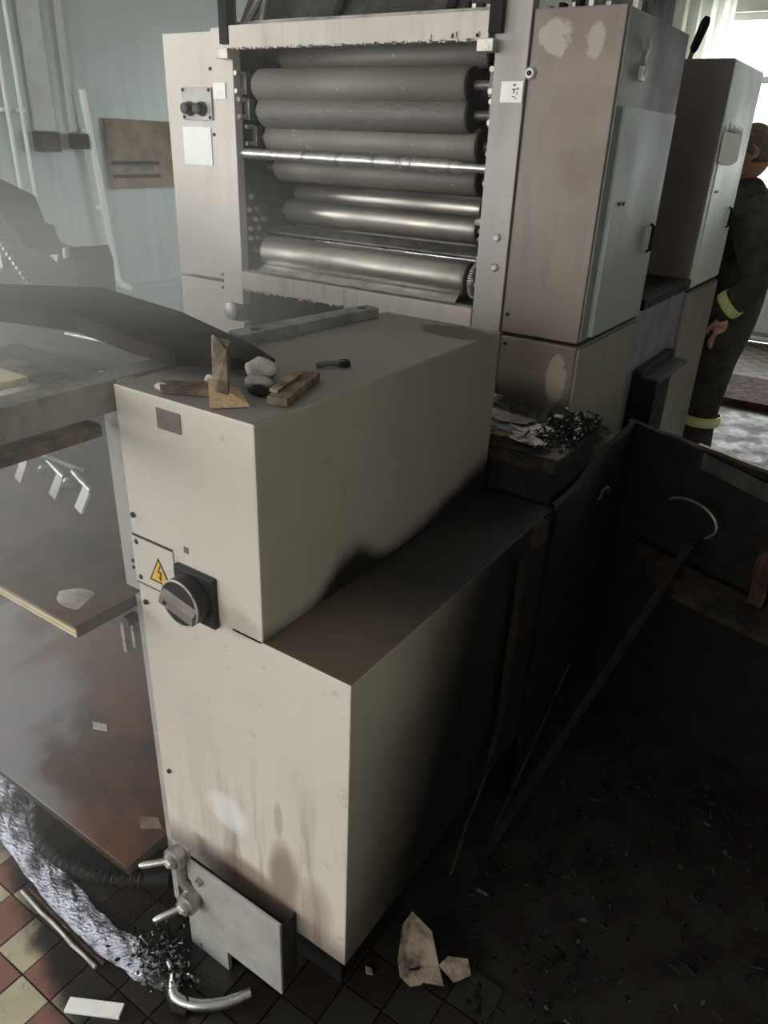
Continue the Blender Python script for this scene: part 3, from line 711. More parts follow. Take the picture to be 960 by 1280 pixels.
# ---------------------------------------------------------- clutter on the cabinet top
zt2 = zt+.0015
tag(MB().prism([(-.97, .795, zt2), (-.945, .772, zt2), (-.86, .815, zt2), (-.885, .85, zt2)], (0, 0, .012)).build('wood_offcut', 'wood_burnt'), 'short burnt wood strip lying flat at the front left of the cabinet top', 'wood piece')
an = thing('metal_angle', 'upright brown angle piece with pale splintered base on the cabinet top', 'bracket', (-.85, .80, zt))
MB().add([(-.892, .835, zt2), (-.833, .776, zt2), (-.812, .792, zt2), (-.872, .85, zt2), (-.918, .865, zt+.082), (-.906, .858, zt+.088), (-.862, .842, zt+.072), (-.88, .87, zt+.08)],
         [(0, 1, 2, 3), (0, 4, 5, 1), (1, 5, 6, 2), (2, 6, 7, 3), (3, 7, 4, 0), (4, 7, 6, 5)]).build('upright', 'cardboard', an)
MB().add([(-.866, .803, zt2+.002), (-.829, .768, zt2), (-.788, .812, zt2), (-.838, .842, zt2+.002), (-.866, .803, zt+.034), (-.829, .768, zt+.006), (-.788, .812, zt+.005), (-.838, .842, zt+.014)],
         [(0,3,2,1),(4,5,6,7),(0,1,5,4),(1,2,6,5),(2,3,7,6),(3,0,4,7)]).build('splintered_base', 'wood_raw', an)
random.seed(4)
def lump(name, c, r, mat, label, cat, sq=(1, 1, .5), seed=1, sub=2, group=None, amp=.35):
    bm = bmesh.new(); bmesh.ops.create_icosphere(bm, subdivisions=sub, radius=1)
    rnd = random.Random(seed)
    for v in bm.verts:
        k = 1+rnd.uniform(-amp, amp*.4); v.co = Vector((v.co.x*r*sq[0]*k, v.co.y*r*sq[1]*k, max(v.co.z*r*sq[2]*k, -r*sq[2]*.55)))+Vector(c)
    me = bpy.data.meshes.new(name); bm.to_mesh(me); bm.free(); me.materials.append(M[mat])
    for p in me.polygons: p.use_smooth = True
    o = bpy.data.objects.new(name, me); COL.objects.link(o)
    return tag(o, label, cat, group)
lump('plaster_lump', (-.865, .925, zt+.022), .032, 'plaster_bit', 'pale plaster lump among the clutter on the cabinet top', 'rubble', (1, .8, .7), 3, 2, None, .15)
lump('plaster_lump', (-.845, .895, zt+.010), .024, 'grey_plate', 'small grey lump in front of the pale plaster lump', 'rubble', (1.2, .8, .6), 4, 2, None, .2)
lump('plaster_lump', (-.925, .865, zt+.007), .012, 'plaster_bit', 'tiny white crumb behind the flat burnt strip', 'rubble', (1.2, .8, .9), 7, 2, None, .3)
lump('plaster_lump', (-.953, .782, zt+.007), .011, 'plaster_bit', 'white crumb at the front left edge of the cabinet top', 'rubble', (1.6, .7, .9), 9, 2, None, .3)
lump('char_lump', (-.82, .872, zt+.007), .016, 'char_brown', 'dark charred crumb between the wood pieces on the cabinet', 'rubble', (1.6, .8, .6), 10)
lump('char_lump', (-.80, .905, zt+.007), .017, 'wood_burnt', 'brown burnt crumb beside the flat board on the cabinet', 'rubble', (1.3, .9, .6), 12)
tag(MB().prism([(-.778, .842, zt2), (-.744, .850, zt2), (-.798, 1.00, zt2), (-.832, .985, zt2)], (0, 0, .013)).build('wood_offcut', 'cardboard'), 'brownish flat board piece lying near the right edge of the cabinet top', 'wood piece')
tag(MB().prism([(-.792, .862, zt+.0145), (-.775, .862, zt+.0145), (-.808, .96, zt+.0145), (-.826, .955, zt+.0145)], (.003, 0, .006)).build('peeling_layer', 'burnt_paper'), 'torn paper layer lying on the brown board piece', 'paper scrap')
cl = thing('metal_clip', 'small dark metal clip lying alone on the cabinet top', 'clip', (-.835, 1.09, zt))
MB().tube([(-.850, 1.055, zt+.006), (-.835, 1.075, zt+.009), (-.82, 1.10, zt+.007)], .0055, 8).build('body', 'sooty_steel', cl, True)
MB().lathe((-.82, 1.10, zt+.002), (-.82, 1.10, zt+.012), [(0, .013), (1, .011)], 12).build('eye', 'char', cl, True)

# ================================================================== DELIVERY FRAME AND PILE BOARDS (left)
F = thing('delivery_frame', 'sooty grey steel delivery frame left of the cabinet', 'frame', (-1.4, .8, 0))
MB().box(-1.118, -1.062, -.15, 1.06, 1.306, 1.362, .003).build('side_beam', 'grey_beam', F)
MB().box(-1.112, -1.066, -.15, .74, 1.268, 1.29, .002).build('edge_strip', 'wood_burnt', F)
MB().box(-2.3, -1.12, .68, .745, 1.310, 1.360, .003).build('cross_beam', 'grey_beam', F)
MB().box(-2.3, -1.13, 1.18, 1.24, 1.20, 1.32, .003).build('cross_beam', 'dark_grime', F)
MB().box(-2.3, -1.12, 1.245, 1.27, .05, 1.25).build('rear_panel', 'dark_grime', F)
for (x, y) in ((-2.28, .70), (-2.28, 1.2), (-1.10, 1.19)): MB().box(x-.02, x+.02, y-.02, y+.02, 0, 1.30).build('post', 'grey_beam', F)
MB().tube([(-1.735, 1.14, 1.269), (-1.43, 1.14, 1.280)], .008, 12).build('bright_rod', 'clean_steel', F, True)
MB().box(-2.0, -1.62, 1.05, 1.16, 1.06, 1.20, .01).build('gearbox', 'char', F)
MB().tube([(-1.80, 1.04, 1.19), (-1.805, 1.035, 1.13), (-1.785, 1.035, 1.125)], .006, 8).build('hook', 'clean_steel', F, True)
MB().tube([(-1.77, 1.035, 1.115), (-1.745, 1.03, 1.07)], .006, 8).build('hook', 'clean_steel', F, True)
MB().box(-1.60, -1.53, 1.12, 1.135, 1.12, 1.20).build('bright_plate', 'white_paint', F)
tag(MB().box(-1.9, -1.142, .60, .668, 1.361, 1.374, .001).build('pale_board', 'wood_pale'), 'pale board strip lying on the delivery frame at the left edge', 'board')
# grippers hanging in the pile bay
def gripper(x, y, z, label, k):
    G = thing('gripper', label, 'gripper', (x, y, z), 'grippers hanging over the upper pile board')
    MB().tube([(x-.03, y, z+.03), (x, y-.005, z+.02), (x+.045, y-.01, z+.005)], .008, 8).build('pin', 'clean_steel', G, True)
    MB().prism([(x+.018, y-.012, z+.012), (x+.042, y-.014, z+.004), (x+.020, y-.03, z-.055), (x-.006, y-.028, z-.045)], (.002, .006, 0)).build('finger', 'white_paint' if k else 'clean_steel', G)
    MB().lathe((x-.05, y, z-.005), (x-.044, y-.006, z-.008), [(0, .018), (1, .016)], 12).build('disc', 'clean_steel', G, True)
gripper(-1.44, .93, 1.0, 'bright gripper with flat finger nearest the cabinet post', 1)
gripper(-1.57, .95, .99, 'bent bright gripper second from the cabinet post', 0)
gripper(-1.73, .96, .985, 'gripper at the left picture edge over the upper board', 0)
MB().tube([(-2.2, .955, 1.02), (-1.44, .945, 1.03)], .010, 10).build('gripper_bar', 'sooty_steel', F, True)
def pile_board(z, yf, mats, label, wavy):
    B = thing('pile_board', label, 'board', (-1.6, yf, z))
    n = 24
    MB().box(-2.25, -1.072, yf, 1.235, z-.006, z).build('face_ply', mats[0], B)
    for k in range(4):
        MB().box(-2.25, -1.072-.0015*(k % 2), yf+.0012*((k+1) % 2)+.0003, 1.235, z-.006-.0048*(k+1), z-.0062-.0048*k).build('ply', mats[1] if k % 2 == 0 else mats[2], B)
    MB().box(-1.0725, -1.0708, yf+.0015, 1.235, z-.0255, z-.0005).build('side_edge', 'board_edge_dark', B)
    for x in (-2.2, -1.2): MB().box(x-.03, x+.03, yf+.04, 1.2, z-.05, z-.0256).build('batten', 'char_brown', B)
    return B
pile_board(.930, .632, ('board_top_dark', 'wood_raw', 'wood_pale'), 'upper plywood pile board with raw pale front edge, left of the cabinet', 0)
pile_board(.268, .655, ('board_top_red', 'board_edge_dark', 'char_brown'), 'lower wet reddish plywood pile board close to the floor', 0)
for x in (-2.2, -1.25): MB().box(x-.03, x+.03, .88, 1.2, .0, .218).build('runner', 'char', F)
tag(MB().sheet(lambda u, v: (-1.175+.085*u-.02*v, .665+.03*u+.02*math.sin(u*3.14)*(v-.5)*2+.02*v, .9315+.004*math.sin(u*5)), 12, 6, .002).build('torn_flake', 'plaster_bit'), 'pale torn paper flake on the corner of the upper board', 'paper scrap')
tag(MB().prism([(-1.16, .76, .2685), (-1.13, .74, .2685), (-1.09, .77, .2685), (-1.12, .785, .2685)], (0, 0, .004)).build('torn_flake', 'cardboard'), 'small brown chip near the corner of the lower board', 'wood piece')
tag(MB().prism([(-1.52, .90, .2685), (-1.50, .885, .2685), (-1.46, .90, .2685), (-1.48, .915, .2685)], (0, 0, .004)).build('torn_flake', 'plaster_bit'), 'small pale chip in the middle of the lower board', 'paper scrap')
# latch bits under the upper board by the strip
lt = thing('stop_latch', 'small steel latch hanging under the upper board beside the cabinet strip', 'latch', (-1.10, .80, .84))
MB().box(-1.118, -1.108, .755, .775, .78, .85, .002).build('tongue', 'worn_steel', lt)
MB().lathe((-1.10, .78, .86), (-1.10, .755, .86), [(0, .014), (1, .012)], 14).build('wheel', 'sooty_steel', lt, True)
MB().box(-1.092, -1.083, .76, .78, .80, .855, .002).build('tongue', 'worn_steel', lt)

# charred wing lying over the frame and the cabinet
far = [(-1.80, .86), (-1.60, .90), (-1.41, 1.03), (-1.17, 1.03), (-.95, 1.00), (-.878, .975)]
nearp = [(-.90, .935), (-1.0, .855), (-1.10, .845), (-1.26, .85), (-1.40, .815), (-1.58, .74), (-1.78, .72)]
def wz(x): return 1.372 + .026*min(1, max(0, (-.88-x)/.4))
ring = [(x, y, wz(x)) for x, y in far+nearp]
cw = thing('charred_wing', 'long charred tapering plank lying across the frame onto the cabinet top', 'plank', (-1.3, .9, 1.372))
n = len(ring)
tp = [(x+random.uniform(-.004, .004), y, z+.018+.022*min(1, max(0, (-.88-x)/.5))) for x, y, z in ring]
mb = MB(); vs = ring+tp
mb.add(vs, [tuple(range(n-1, -1, -1)), tuple(range(n, 2*n))]+[(i, (i+1) % n, n+(i+1) % n, n+i) for i in range(n)])
mb.build('plank', 'char_brown', cw)
# chain and burnt mechanism on top, at the left edge
bm_ = thing('burnt_mechanism', 'charred chain drive block standing at the left edge behind the plank', 'machine part', (-1.85, 1.2, 1.32))
mb = MB(); rnd = random.Random(6)
prof = [(-2.35, 1.36), (-2.35, 1.60), (-2.17, 1.56), (-2.14, 1.49), (-2.10, 1.485), (-2.08, 1.44), (-1.98, 1.43), (-1.96, 1.442), (-1.90, 1.44), (-1.86, 1.455), (-1.845, 1.42), (-1.85, 1.30), (-2.35, 1.30)]
mb.prism([(x, 1.27, z) for x, z in prof], (0, .12, 0)); mb.build('block', 'char', bm_)
MB().prism([(-1.95, 1.266, 1.428), (-1.91, 1.266, 1.434), (-1.92, 1.266, 1.412)], (0, -.002, 0)).build('bright_chip', 'worn_steel', bm_)
MB().tube([(-1.868, 1.262, 1.455), (-1.872, 1.262, 1.43)], .008, 6).build('bright_chip', 'worn_steel', bm_)
link = None
for k in range(16):
    x = -2.19+.0125*k; z = 1.475-.0125*k*.95
    o = MB().tube([(x, 1.262, z), (x, 1.246, z)], .0055, 8).build('chain_roller', 'clean_steel', bm_, True)
MB().box(-2.18, -2.165, 1.25, 1.262, 1.37, 1.44).build('guide', 'clean_steel', bm_)
# upper-left coil
tag(MB().tube([(-1.62+.0028*k, .80+.006*math.sin(k*1.57), 1.432+.006*math.cos(k*1.57)) for k in range(64)], .0028, 5).build('coil_spring', 'worn_steel', None, True), 'bright coil spring lying on the charred plank at left', 'spring')

# ================================================================== FOOTBOARD WITH DEBRIS
FB = thing('footboard', 'sooty steel footboard between the cabinet and the front press unit', 'footboard', (-.75, 1.75, 0))
MB().box(-1.0, -.56, 1.60, 1.915, 1.055, 1.078, .003).build('deck', 'deck_ash', FB)
MB().box(-1.0, -.56, 1.588, 1.5995, 1.045, 1.080, .002).build('front_lip', 'char_brown', FB)
MB().box(-.5595, -.553, 1.588, 1.915, 1.045, 1.080, .002).build('edge_lip', 'char', FB)
MB().box(-1.0, -.575, 1.605, 1.63, .0, 1.054).build('riser', 'char', FB)
MB().box(-.60, -.575, 1.631, 1.915, .0, 1.054).build('side_riser', 'char', FB)
dk = 1.0785
def flake(name, mat, pts, th, label, cat, amp=.006, seed=0):
    rnd = random.Random(seed); mb = MB(); c = Vector((sum(p[0] for p in pts)/len(pts), sum(p[1] for p in pts)/len(pts), 0))
    rings = []
    for s_ in (1.0, .6, .25):
        rings.append([(c.x+(p[0]-c.x)*s_, c.y+(p[1]-c.y)*s_, p[2]+rnd.uniform(0, amp)) for p in pts])
    n = len(pts); vs = [v for r in rings for v in r]; N = len(vs)
    fs = [(i*n+j, i*n+(j+1) % n, (i+1)*n+(j+1) % n, (i+1)*n+j) for i in range(2) for j in range(n)]+[tuple(2*n+j for j in range(n))]
    vs2 = [(v[0], v[1], v[2]-th) for v in vs]
    fs2 = [tuple(N+q for q in reversed(f)) for f in fs]+[(j, N+j, N+(j+1) % n, (j+1) % n) for j in range(n)]
    mb.add(vs+vs2, fs+fs2)
    return tag(mb.build(name, mat), label, cat)
def ragged(cx, cy, rx, ry, z, n, seed, rot=0):
    rnd = random.Random(seed); out = []
    for k in range(n):
        a = 2*math.pi*k/n; q = rnd.uniform(.6, 1.1)
        u, v = rx*q*math.cos(a), ry*q*math.sin(a)
        out.append((cx+u*math.cos(rot)-v*math.sin(rot), cy+u*math.sin(rot)+v*math.cos(rot), z))
    return out
flake('wet_sheet', 'wet_sheet', ragged(-.665, 1.73, .075, .045, dk+.012, 14, 3, .2), .003, 'shiny pale wet sheet scrap in the middle of the footboard debris', 'paper scrap', .012, 3)
flake('wet_sheet', 'wet_sheet', ragged(-.672, 1.655, .06, .028, dk+.010, 12, 5, -.3), .003, 'pale wet strip in front of the shiny sheet scrap', 'paper scrap', .008, 5)
flake('wet_sheet', 'wood_burnt', ragged(-.76, 1.665, .06, .04, dk+.006, 14, 8, .5), .003, 'brown soaked sheet at the cabinet end of the footboard', 'paper scrap', .006, 8)
flake('wet_sheet', 'grey_beam', ragged(-.78, 1.80, .09, .05, dk+.006, 16, 9, .1), .003, 'grey soaked sheet at the back of the footboard', 'paper scrap', .006, 9)
flake('wet_sheet', 'char_brown', ragged(-.70, 1.61, .12, .035, dk+.006, 16, 19, .1), .003, 'scorched brown sheet at the front edge of the footboard', 'paper scrap', .006, 19)
flake('wet_sheet', 'blue_grey', ragged(-.74, 1.71, .05, .03, dk+.009, 14, 29, .1), .003, 'bluish grey soaked sheet beside the cabinet end', 'paper scrap', .006, 29)
tag(MB().sheet(lambda u, v: (-.905+.05*u+.006*math.sin(v*9), 1.885+.012*math.sin(u*7)+.01*math.cos(v*8), 1.08+.055*v*(1-.5*u)), 8, 8, .002).build('crumpled_foil', 'foil'), 'crumpled white foil standing against the foot of the press', 'foil')
tag(MB().box(-.85, -.76, 1.872, 1.882, dk, dk+.007).build('pale_stick', 'plaster_bit'), 'thin pale stick lying at the back of the footboard', 'stick')
# ash heap
bm = bmesh.new(); bmesh.ops.create_grid(bm, x_segments=40, y_segments=24, size=1)
rnd = random.Random(14)
for v in bm.verts:
    u, w = v.co.x, v.co.y; e = max(0, 1-(u*u+w*w)**.8)
    v.co = Vector((-.70+u*.17+.02*w, 1.868+w*.055, dk-.004+e*(.026+.012*math.sin(u*7+w*3))+(rnd.uniform(0, .011) if e > 0 else 0)))
me = bpy.data.meshes.new('ash_heap'); bm.to_mesh(me); bm.free(); me.materials.append(M['ash'])
o = bpy.data.objects.new('ash_heap', me); COL.objects.link(o); tag(o, 'dark ash heap along the foot of the press cover', 'ash', None, 'stuff')
# glassy charred crumbs
def crumbs(name, n, fx, mats, label, smin, smax, seed):
    rnd = random.Random(seed); mb = MB()
    for k in range(n):
        p = Vector(fx(rnd)); s_ = rnd.uniform(smin, smax)
        ax = Vector((rnd.gauss(0, 1), rnd.gauss(0, 1), rnd.gauss(0, 1))).normalized(); R = Matrix.Rotation(rnd.uniform(0, 6.28), 3, ax)
        d = Vector((rnd.uniform(.5, 2.2), rnd.uniform(.3, 1), rnd.uniform(.15, .6)))*s_
        vs = [p+R@Vector((sx*d.x, sy*d.y, sz*d.z)) for sx, sy, sz in ((-1,-1,-1),(1,-.6,-1),(.8,1,-1),(-1,.7,-1),(-.8,-.7,1),(.7,-1,1),(1,.6,1),(-.6,1,1))]
        mb.add(vs, [(0,3,2,1),(4,5,6,7),(0,1,5,4),(1,2,6,5),(2,3,7,6),(3,0,4,7)])
    o = mb.build(name, mats); me = o.data
    if isinstance(mats, (list, tuple)):
        for i, p in enumerate(me.polygons): p.material_index = (i//6*7919 % len(mats)) if (i//6) % 17 else 1
    return tag(o, label, 'debris', None, 'stuff')
crumbs('debris_crumbs', 900, lambda r: (min(-.563, -.605+r.gauss(0, .035)), max(1.615, min(1.90, 1.79+r.gauss(0, .07))), dk+.006+abs(r.gauss(0, .012))), ['char_wet', 'worn_steel', 'char', 'char', 'char', 'char_brown', 'char_wet', 'char', 'char', 'char', 'char_brown', 'ash'], 'glinting charred crumbs at the right end of the footboard', .0018, .0055, 31)

# ================================================================== CHARRED BIN (right)
B = thing('charred_bin', 'black burnt-out sheet metal bin right of the cabinet', 'bin', (-.2, 1.9, 0))
def side(u, v):   # u along the wall, v up
    return (-.536-.045*u+.006*math.sin(u*9)*v, 1.585+.735*u, -.0075+(.982-.004*math.sin(u*6))*v)
MB().sheet(side, 20, 8, .012).build('side_wall', 'char', B)
def back(u, v):
    return (-.602+1.274*u, 2.322-.40*u+.012*math.sin(u*7)*v, -.0075+(.980-.01*math.sin(u*5)-.035*u)*v)
MB().sheet(back, 30, 8, .014).build('end_wall', 'char', B)
lab(MB().sheet(lambda u, v: (lambda p: (p[0], p[1]-.004+.026*v, p[2]+.005+.002*math.sin(u*60)))(back(u, 1)), 60, 2, .005).build('flange', 'char_brown', B), 'rusty top flange')
lab(MB().sheet(lambda u, v: (lambda p: (p[0], p[1]+.016+.008*v, p[2]+.0085))(back(.18+.8*u, 1)), 30, 1, .003).build('lit_edge', 'wood_pale', B), 'pale top edge with its light painted in')  # pale strip paints in the light caught by the wall's top edge
MB().sheet(lambda u, v: (lambda p: (p[0]-.016*v, p[1], p[2]+.003))(side(u, 1)), 30, 1, .004).build('side_flange', 'char_brown', B)
lab(MB().sheet(lambda u, v: (lambda p: (p[0], p[1]-.018-.004*math.sin(u*4), p[2]-.05-.03*math.sin(3.1*u)+.05*v))(back(.2+.75*u, 1)), 20, 3, .003).build('lip', 'dark_grime', B), 'smoked inner lip')
MB().tube([(-.56, 2.0, .83), (-.552, 2.0, .865), (-.545, 2.01, .87), (-.545, 2.025, .845)], .004, 6).build('hook', 'sooty_steel', B, True)
MB().prism([(-.50, 2.24, .60), (.3, 2.0, .56), (.3, 1.90, .54), (-.36, 2.06, .565)], (0, 0, .02)).build('shelf', 'char_brown', B)
tag(MB().tube([(-.335+.085*math.cos(2.5-a/24*3.3), 2.165-.03*math.cos(2.5-a/24*3.3), .775+.055*math.sin(2.5-a/24*3.3)) for a in range(25)], .0045, 8).build('wire_loop', 'sooty_steel', None, True), 'bare wire loop hanging inside the black bin', 'wire')
for k, (a, b_, mt, lb) in enumerate([((-.51, 1.35, .01), (-.30, 2.1, .72), 'char', 'long charred batten leaning inside the bin at left')]):
    a = Vector(a); b_ = Vector(b_); t = (b_-a).normalized(); w = t.cross(Vector((0, 0, 1))).normalized(); nn = w.cross(t)
    mb = MB(); p = [a-w*.012, a+w*.012, b_+w*.012, b_-w*.012]; mb.prism(p, nn*.012)
    tag(mb.build('charred_batten', mt), lb, 'batten')
for k, (x, z, h) in enumerate([(-.12, .60, .2), (-.07, .58, .25), (-.02, .60, .16)]):
    tag(MB().sheet(lambda u, v: (x+.04*u+.004*math.sin(v*8), 2.09-.12*(x+.12)-.05*v*0+.01*math.sin(u*5), z+h*v), 5, 10, .003).build('rusty_strip', 'rust'), ['leftmost', 'middle', 'rightmost'][k]+' of the reddish burnt strips at the right picture edge', 'strip', 'reddish strips in the bin')
crumbs('bin_debris', 800, lambda r: (r.uniform(-.50, .45), r.uniform(.95, 2.0), .004+abs(r.gauss(0, .02))), ['char', 'char', 'char', 'char_wet'], 'black burnt debris covering the floor at lower right', .003, .010, 41)
# hanging strips against the flank
def ribbon(pts, w, label, mat='char_brown'):
    P = [Vector(p) for p in pts]
    def f(u, v):
        k = u*(len(P)-1); i = min(int(k), len(P)-2); q = P[i].lerp(P[i+1], k-i)
        ww = w*(math.sin(min(1, u*1.15+.12)*3.0)*.7+.3)
        return (q.x+.006*math.sin(v*3.14), q.y+ww*(v-.5), q.z+.3*ww*(v-.5))
    return tag(MB().sheet(f, 40, 3, .002).build('hanging_strip', mat, None, True), label, 'strip')
ribbon([(-.530, 1.385, .925), (-.528, 1.385, .80), (-.526, 1.378, .62), (-.524, 1.372, .47), (-.522, 1.31, .33), (-.515, 1.215, .27), (-.50, 1.12, .20)], .05, 'long burnt strip hanging down the black flank of the cabinet', 'char_brown')
ribbon([(-.50, 1.78, .40), (-.50, 1.66, .30), (-.50, 1.50, .20), (-.50, 1.36, .12)], .025, 'short burnt sliver leaning beside the hanging strip', 'char_brown')
tag(MB().prism([(-.547, 1.45, .967), (-.53, 1.46, .967), (-.527, 1.50, .97), (-.545, 1.51, .97)], (.004, 0, -.05)).build('bent_lug', 'char_brown'), 'bent burnt lug at the rear corner of the cabinet step', 'lug')
# torn paper on the black floor
pp = MB()
pv = [(-.578, 1.045, .03), (-.562, 1.06, .075), (-.50, 1.05, .065), (-.455, 1.01, .03), (-.50, .985, .018), (-.535, .995, .012), (-.52, .945, .012), (-.488, .94, .012), (-.455, .965, .02), (-.425, .985, .012), (-.545, .975, .014),
      (-.445, 1.035, .04), (-.405, 1.06, .035), (-.385, 1.04, .018), (-.41, 1.005, .014)]
pf = [(0, 1, 2, 5), (2, 3, 4, 5), (0, 5, 10), (10, 5, 4, 7, 6), (4, 3, 9, 8, 7), (3, 11, 12, 13, 14)]
N = len(pv); pv2 = [(a, b_, c-.0022) for a, b_, c in pv]
pp.add(pv+pv2, pf+[tuple(N+q for q in reversed(f)) for f in pf])
tag(pp.build('torn_paper', 'burnt_paper'), 'crumpled torn paper on the black floor right of the cabinet', 'paper')
tag(MB().prism([(-.60, .92, .003), (-.585, .925, .003), (-.575, .915, .003), (-.59, .91, .003)], (0, 0, .006)).build('paper_crumb', 'burnt_paper'), 'tiny pale crumb on the black floor left of the torn paper', 'paper scrap')

# ================================================================== FLOOR ITEMS (lower left)
# crinkled foil strip
frnd = random.Random(77)
def foilf(u, v):
    P = [(-1.82, .76), (-1.62, .672), (-1.42, .640), (-1.245, .612), (-1.09, .618), (-1.0, .625), (-.92, .64)]
    k = u*(len(P)-1); i = min(int(k), len(P)-2); t = k-i
    cx = P[i][0]*(1-t)+P[i+1][0]*t; cy = P[i][1]*(1-t)+P[i+1][1]*t
    w = .082*(1-.2*u); n = math.sin(u*47+v*5)*math.sin(v*9+u*13)
    return (cx+.5*w*(v-.5)*.8+.006*math.sin(v*11+u*30), cy+w*(v-.5)+.003*n, .007+.007*math.sin(v*3.14)+.003*n+frnd.uniform(0, .0032))
tag(MB().sheet(foilf, 150, 16, .001).build('foil_strip', 'foil'), 'crinkled silvery foil strip lying on the floor past the lower board', 'foil')
def offpath(P, d):
    return [(x-.5*d, y-d, .009) for x, y in P]
for k, d in enumerate((.062, .076)):
    pts = [(-1.41+.045*i-.01*k, .587-.0022*i+.0015*math.sin(i*2+k)-.016*k, .0075) for i in range(8)]
    tag(MB().tube(pts, [.0048+.0008*math.sin(i*3) for i in range(8)], 8).build('thin_rod', ('rust', 'worn_steel')[k], None, True), ['inner', 'outer'][k]+' of two thin wet rods beside the foil strip', 'rod', 'rods beside the foil strip')
# corrugated hose
hp_ = [(-1.70, .95, .10), (-1.66, .80, .06), (-1.55, .70, .03), (-1.43, .675, .026), (-1.33, .69, .026), (-1.24, .725, .026), (-1.16, .775, .03)]
def bez(P, n):
    out = []
    for i in range(len(P)-1):
        p0, p1, p2, p3 = [Vector(P[max(0, min(len(P)-1, i+k))]) for k in (-1, 0, 1, 2)]
        for j in range(n):
            t = j/n; out.append(.5*((2*p1)+(-p0+p2)*t+(2*p0-5*p1+4*p2-p3)*t*t+(-p0+3*p1-3*p2+p3)*t**3))
    return out+[Vector(P[-1])]
hs = bez(hp_, 50)
H_ = thing('corrugated_hose', 'black corrugated hose curving out from under the lower board', 'hose', (-1.4, .7, 0))
MB().tube(hs, [.0165+.0025*math.sin(i*1.9) for i in range(len(hs))], 14).build('hose', 'hose_black', H_, True)
MB().tube([(-1.175, .768, .03), (-1.12, .80, .04)], .023, 14).build('cuff', 'char', H_, True)
# curved chrome pipe end
cp_ = thing('bent_pipe', 'shiny bent metal pipe lying at the foot of the valve plate', 'pipe', (-.85, .66, 0))
MB().tube(bez([(-.930, .640, .03), (-.90, .612, .022), (-.85, .626, .020), (-.80, .665, .022), (-.765, .712, .03)], 10), .013, 14).build('pipe', 'chrome', cp_, True)
MB().tube([(-.922, .618, .012), (-.885, .600, .012), (-.86, .612, .012)], .013, 12).build('sleeve', 'char', cp_, True)
crumbs('glass_crumbs', 520, lambda r: (-.985+r.gauss(0, .05), .655+r.gauss(0, .028), .012+abs(r.gauss(0, .018))), ['char_wet', 'clean_steel', 'char_wet', 'char'], 'glinting wet crumbs piled at the end of the foil strip', .0015, .0045, 51)
tag(MB().box(-.0622, .0622, -.0155, .0155, 0, .009, .002).build('white_strip', 'white_tag'), 'white plastic strip lying on the tiles at the bottom left', 'strip')
o = bpy.data.objects['white_strip']; o.location = (-1.032, .498, .0015); o.rotation_euler = (0, 0, .50)
tag(MB().tube([(-1.02, .70, .008), (-1.05, .72, .05), (-1.02, .73, .055)], .004, 6).build('wire_stub', 'char', None, True), 'short black wire stub beside the glinting crumbs', 'wire')

# ================================================================== FIREFIGHTER behind the rear unit
def skin_body(name, chain, mat, parent, sub=2):
    """chain: dict id -> (pos, (rx, ry)), edges"""
    nodes, edges = chain; ids = list(nodes); me = bpy.data.meshes.new(name)
    me.from_pydata([nodes[i][0] for i in ids], [(ids.index(a), ids.index(b)) for a, b in edges], [])
    o = bpy.data.objects.new(name, me); COL.objects.link(o)
    mo = o.modifiers.new('skin', 'SKIN'); mo.use_smooth_shade = True
    for k, i in enumerate(ids): me.skin_vertices[0].data[k].radius = nodes[i][1]
    me.skin_vertices[0].data[0].use_root = True
    o.modifiers.new('sub', 'SUBSURF').levels = sub; o.modifiers['sub'].render_levels = sub
    dg = bpy.context.evaluated_depsgraph_get(); ev = o.evaluated_get(dg); m2 = bpy.data.meshes.new_from_object(ev)
    o.modifiers.clear(); o.data = m2; m2.materials.clear(); m2.materials.append(M[mat])
    for p in m2.polygons: p.use_smooth = True
    if parent: o.parent = parent; o.matrix_parent_inverse = parent.matrix_world.inverted()
    return o
PX, PY = -.72, 4.15
person = thing('person', 'person in dark turnout gear with yellow bands, standing sideways behind the rear press unit', 'person', (PX, PY, 0))
def q(x, y, z): return (PX+x, PY+y, z)
# turnout suit and body as one continuous figure (facing -X; near side is -Y)
nodes = {'pel': (q(.03, 0, .98), (.15, .19)), 'wai': (q(.01, 0, 1.14), (.16, .19)), 'che': (q(-.01, 0, 1.34), (.18, .21)), 'sho': (q(.0, 0, 1.49), (.15, .17)), 'nec': (q(-.01, 0, 1.60), (.085, .085)), 'nk2': (q(-.02, 0, 1.66), (.062, .062)),
         'sl': (q(.07, -.19, 1.46), (.085, .085)), 'ela': (q(.13, -.24, 1.31), (.078, .078)), 'el': (q(.175, -.25, 1.24), (.07, .07)), 'fa': (q(.12, -.25, 1.16), (.066, .066)), 'wr': (q(.055, -.245, 1.10), (.062, .062)),
         'sr': (q(.05, .19, 1.46), (.085, .085)), 'er': (q(.10, .25, 1.20), (.07, .07)), 'wrr': (q(-.02, .24, 1.0), (.06, .06)),
         'hl': (q(.03, -.10, .90), (.125, .115)), 'kl': (q(.02, -.105, .50), (.095, .09)), 'cl': (q(.045, -.105, .30), (.085, .085)), 'al': (q(.05, -.105, .12), (.088, .085)),
         'hr': (q(.03, .10, .90), (.125, .115)), 'kr': (q(-.06, .105, .50), (.095, .09)), 'ar': (q(-.04, .105, .12), (.088, .085))}
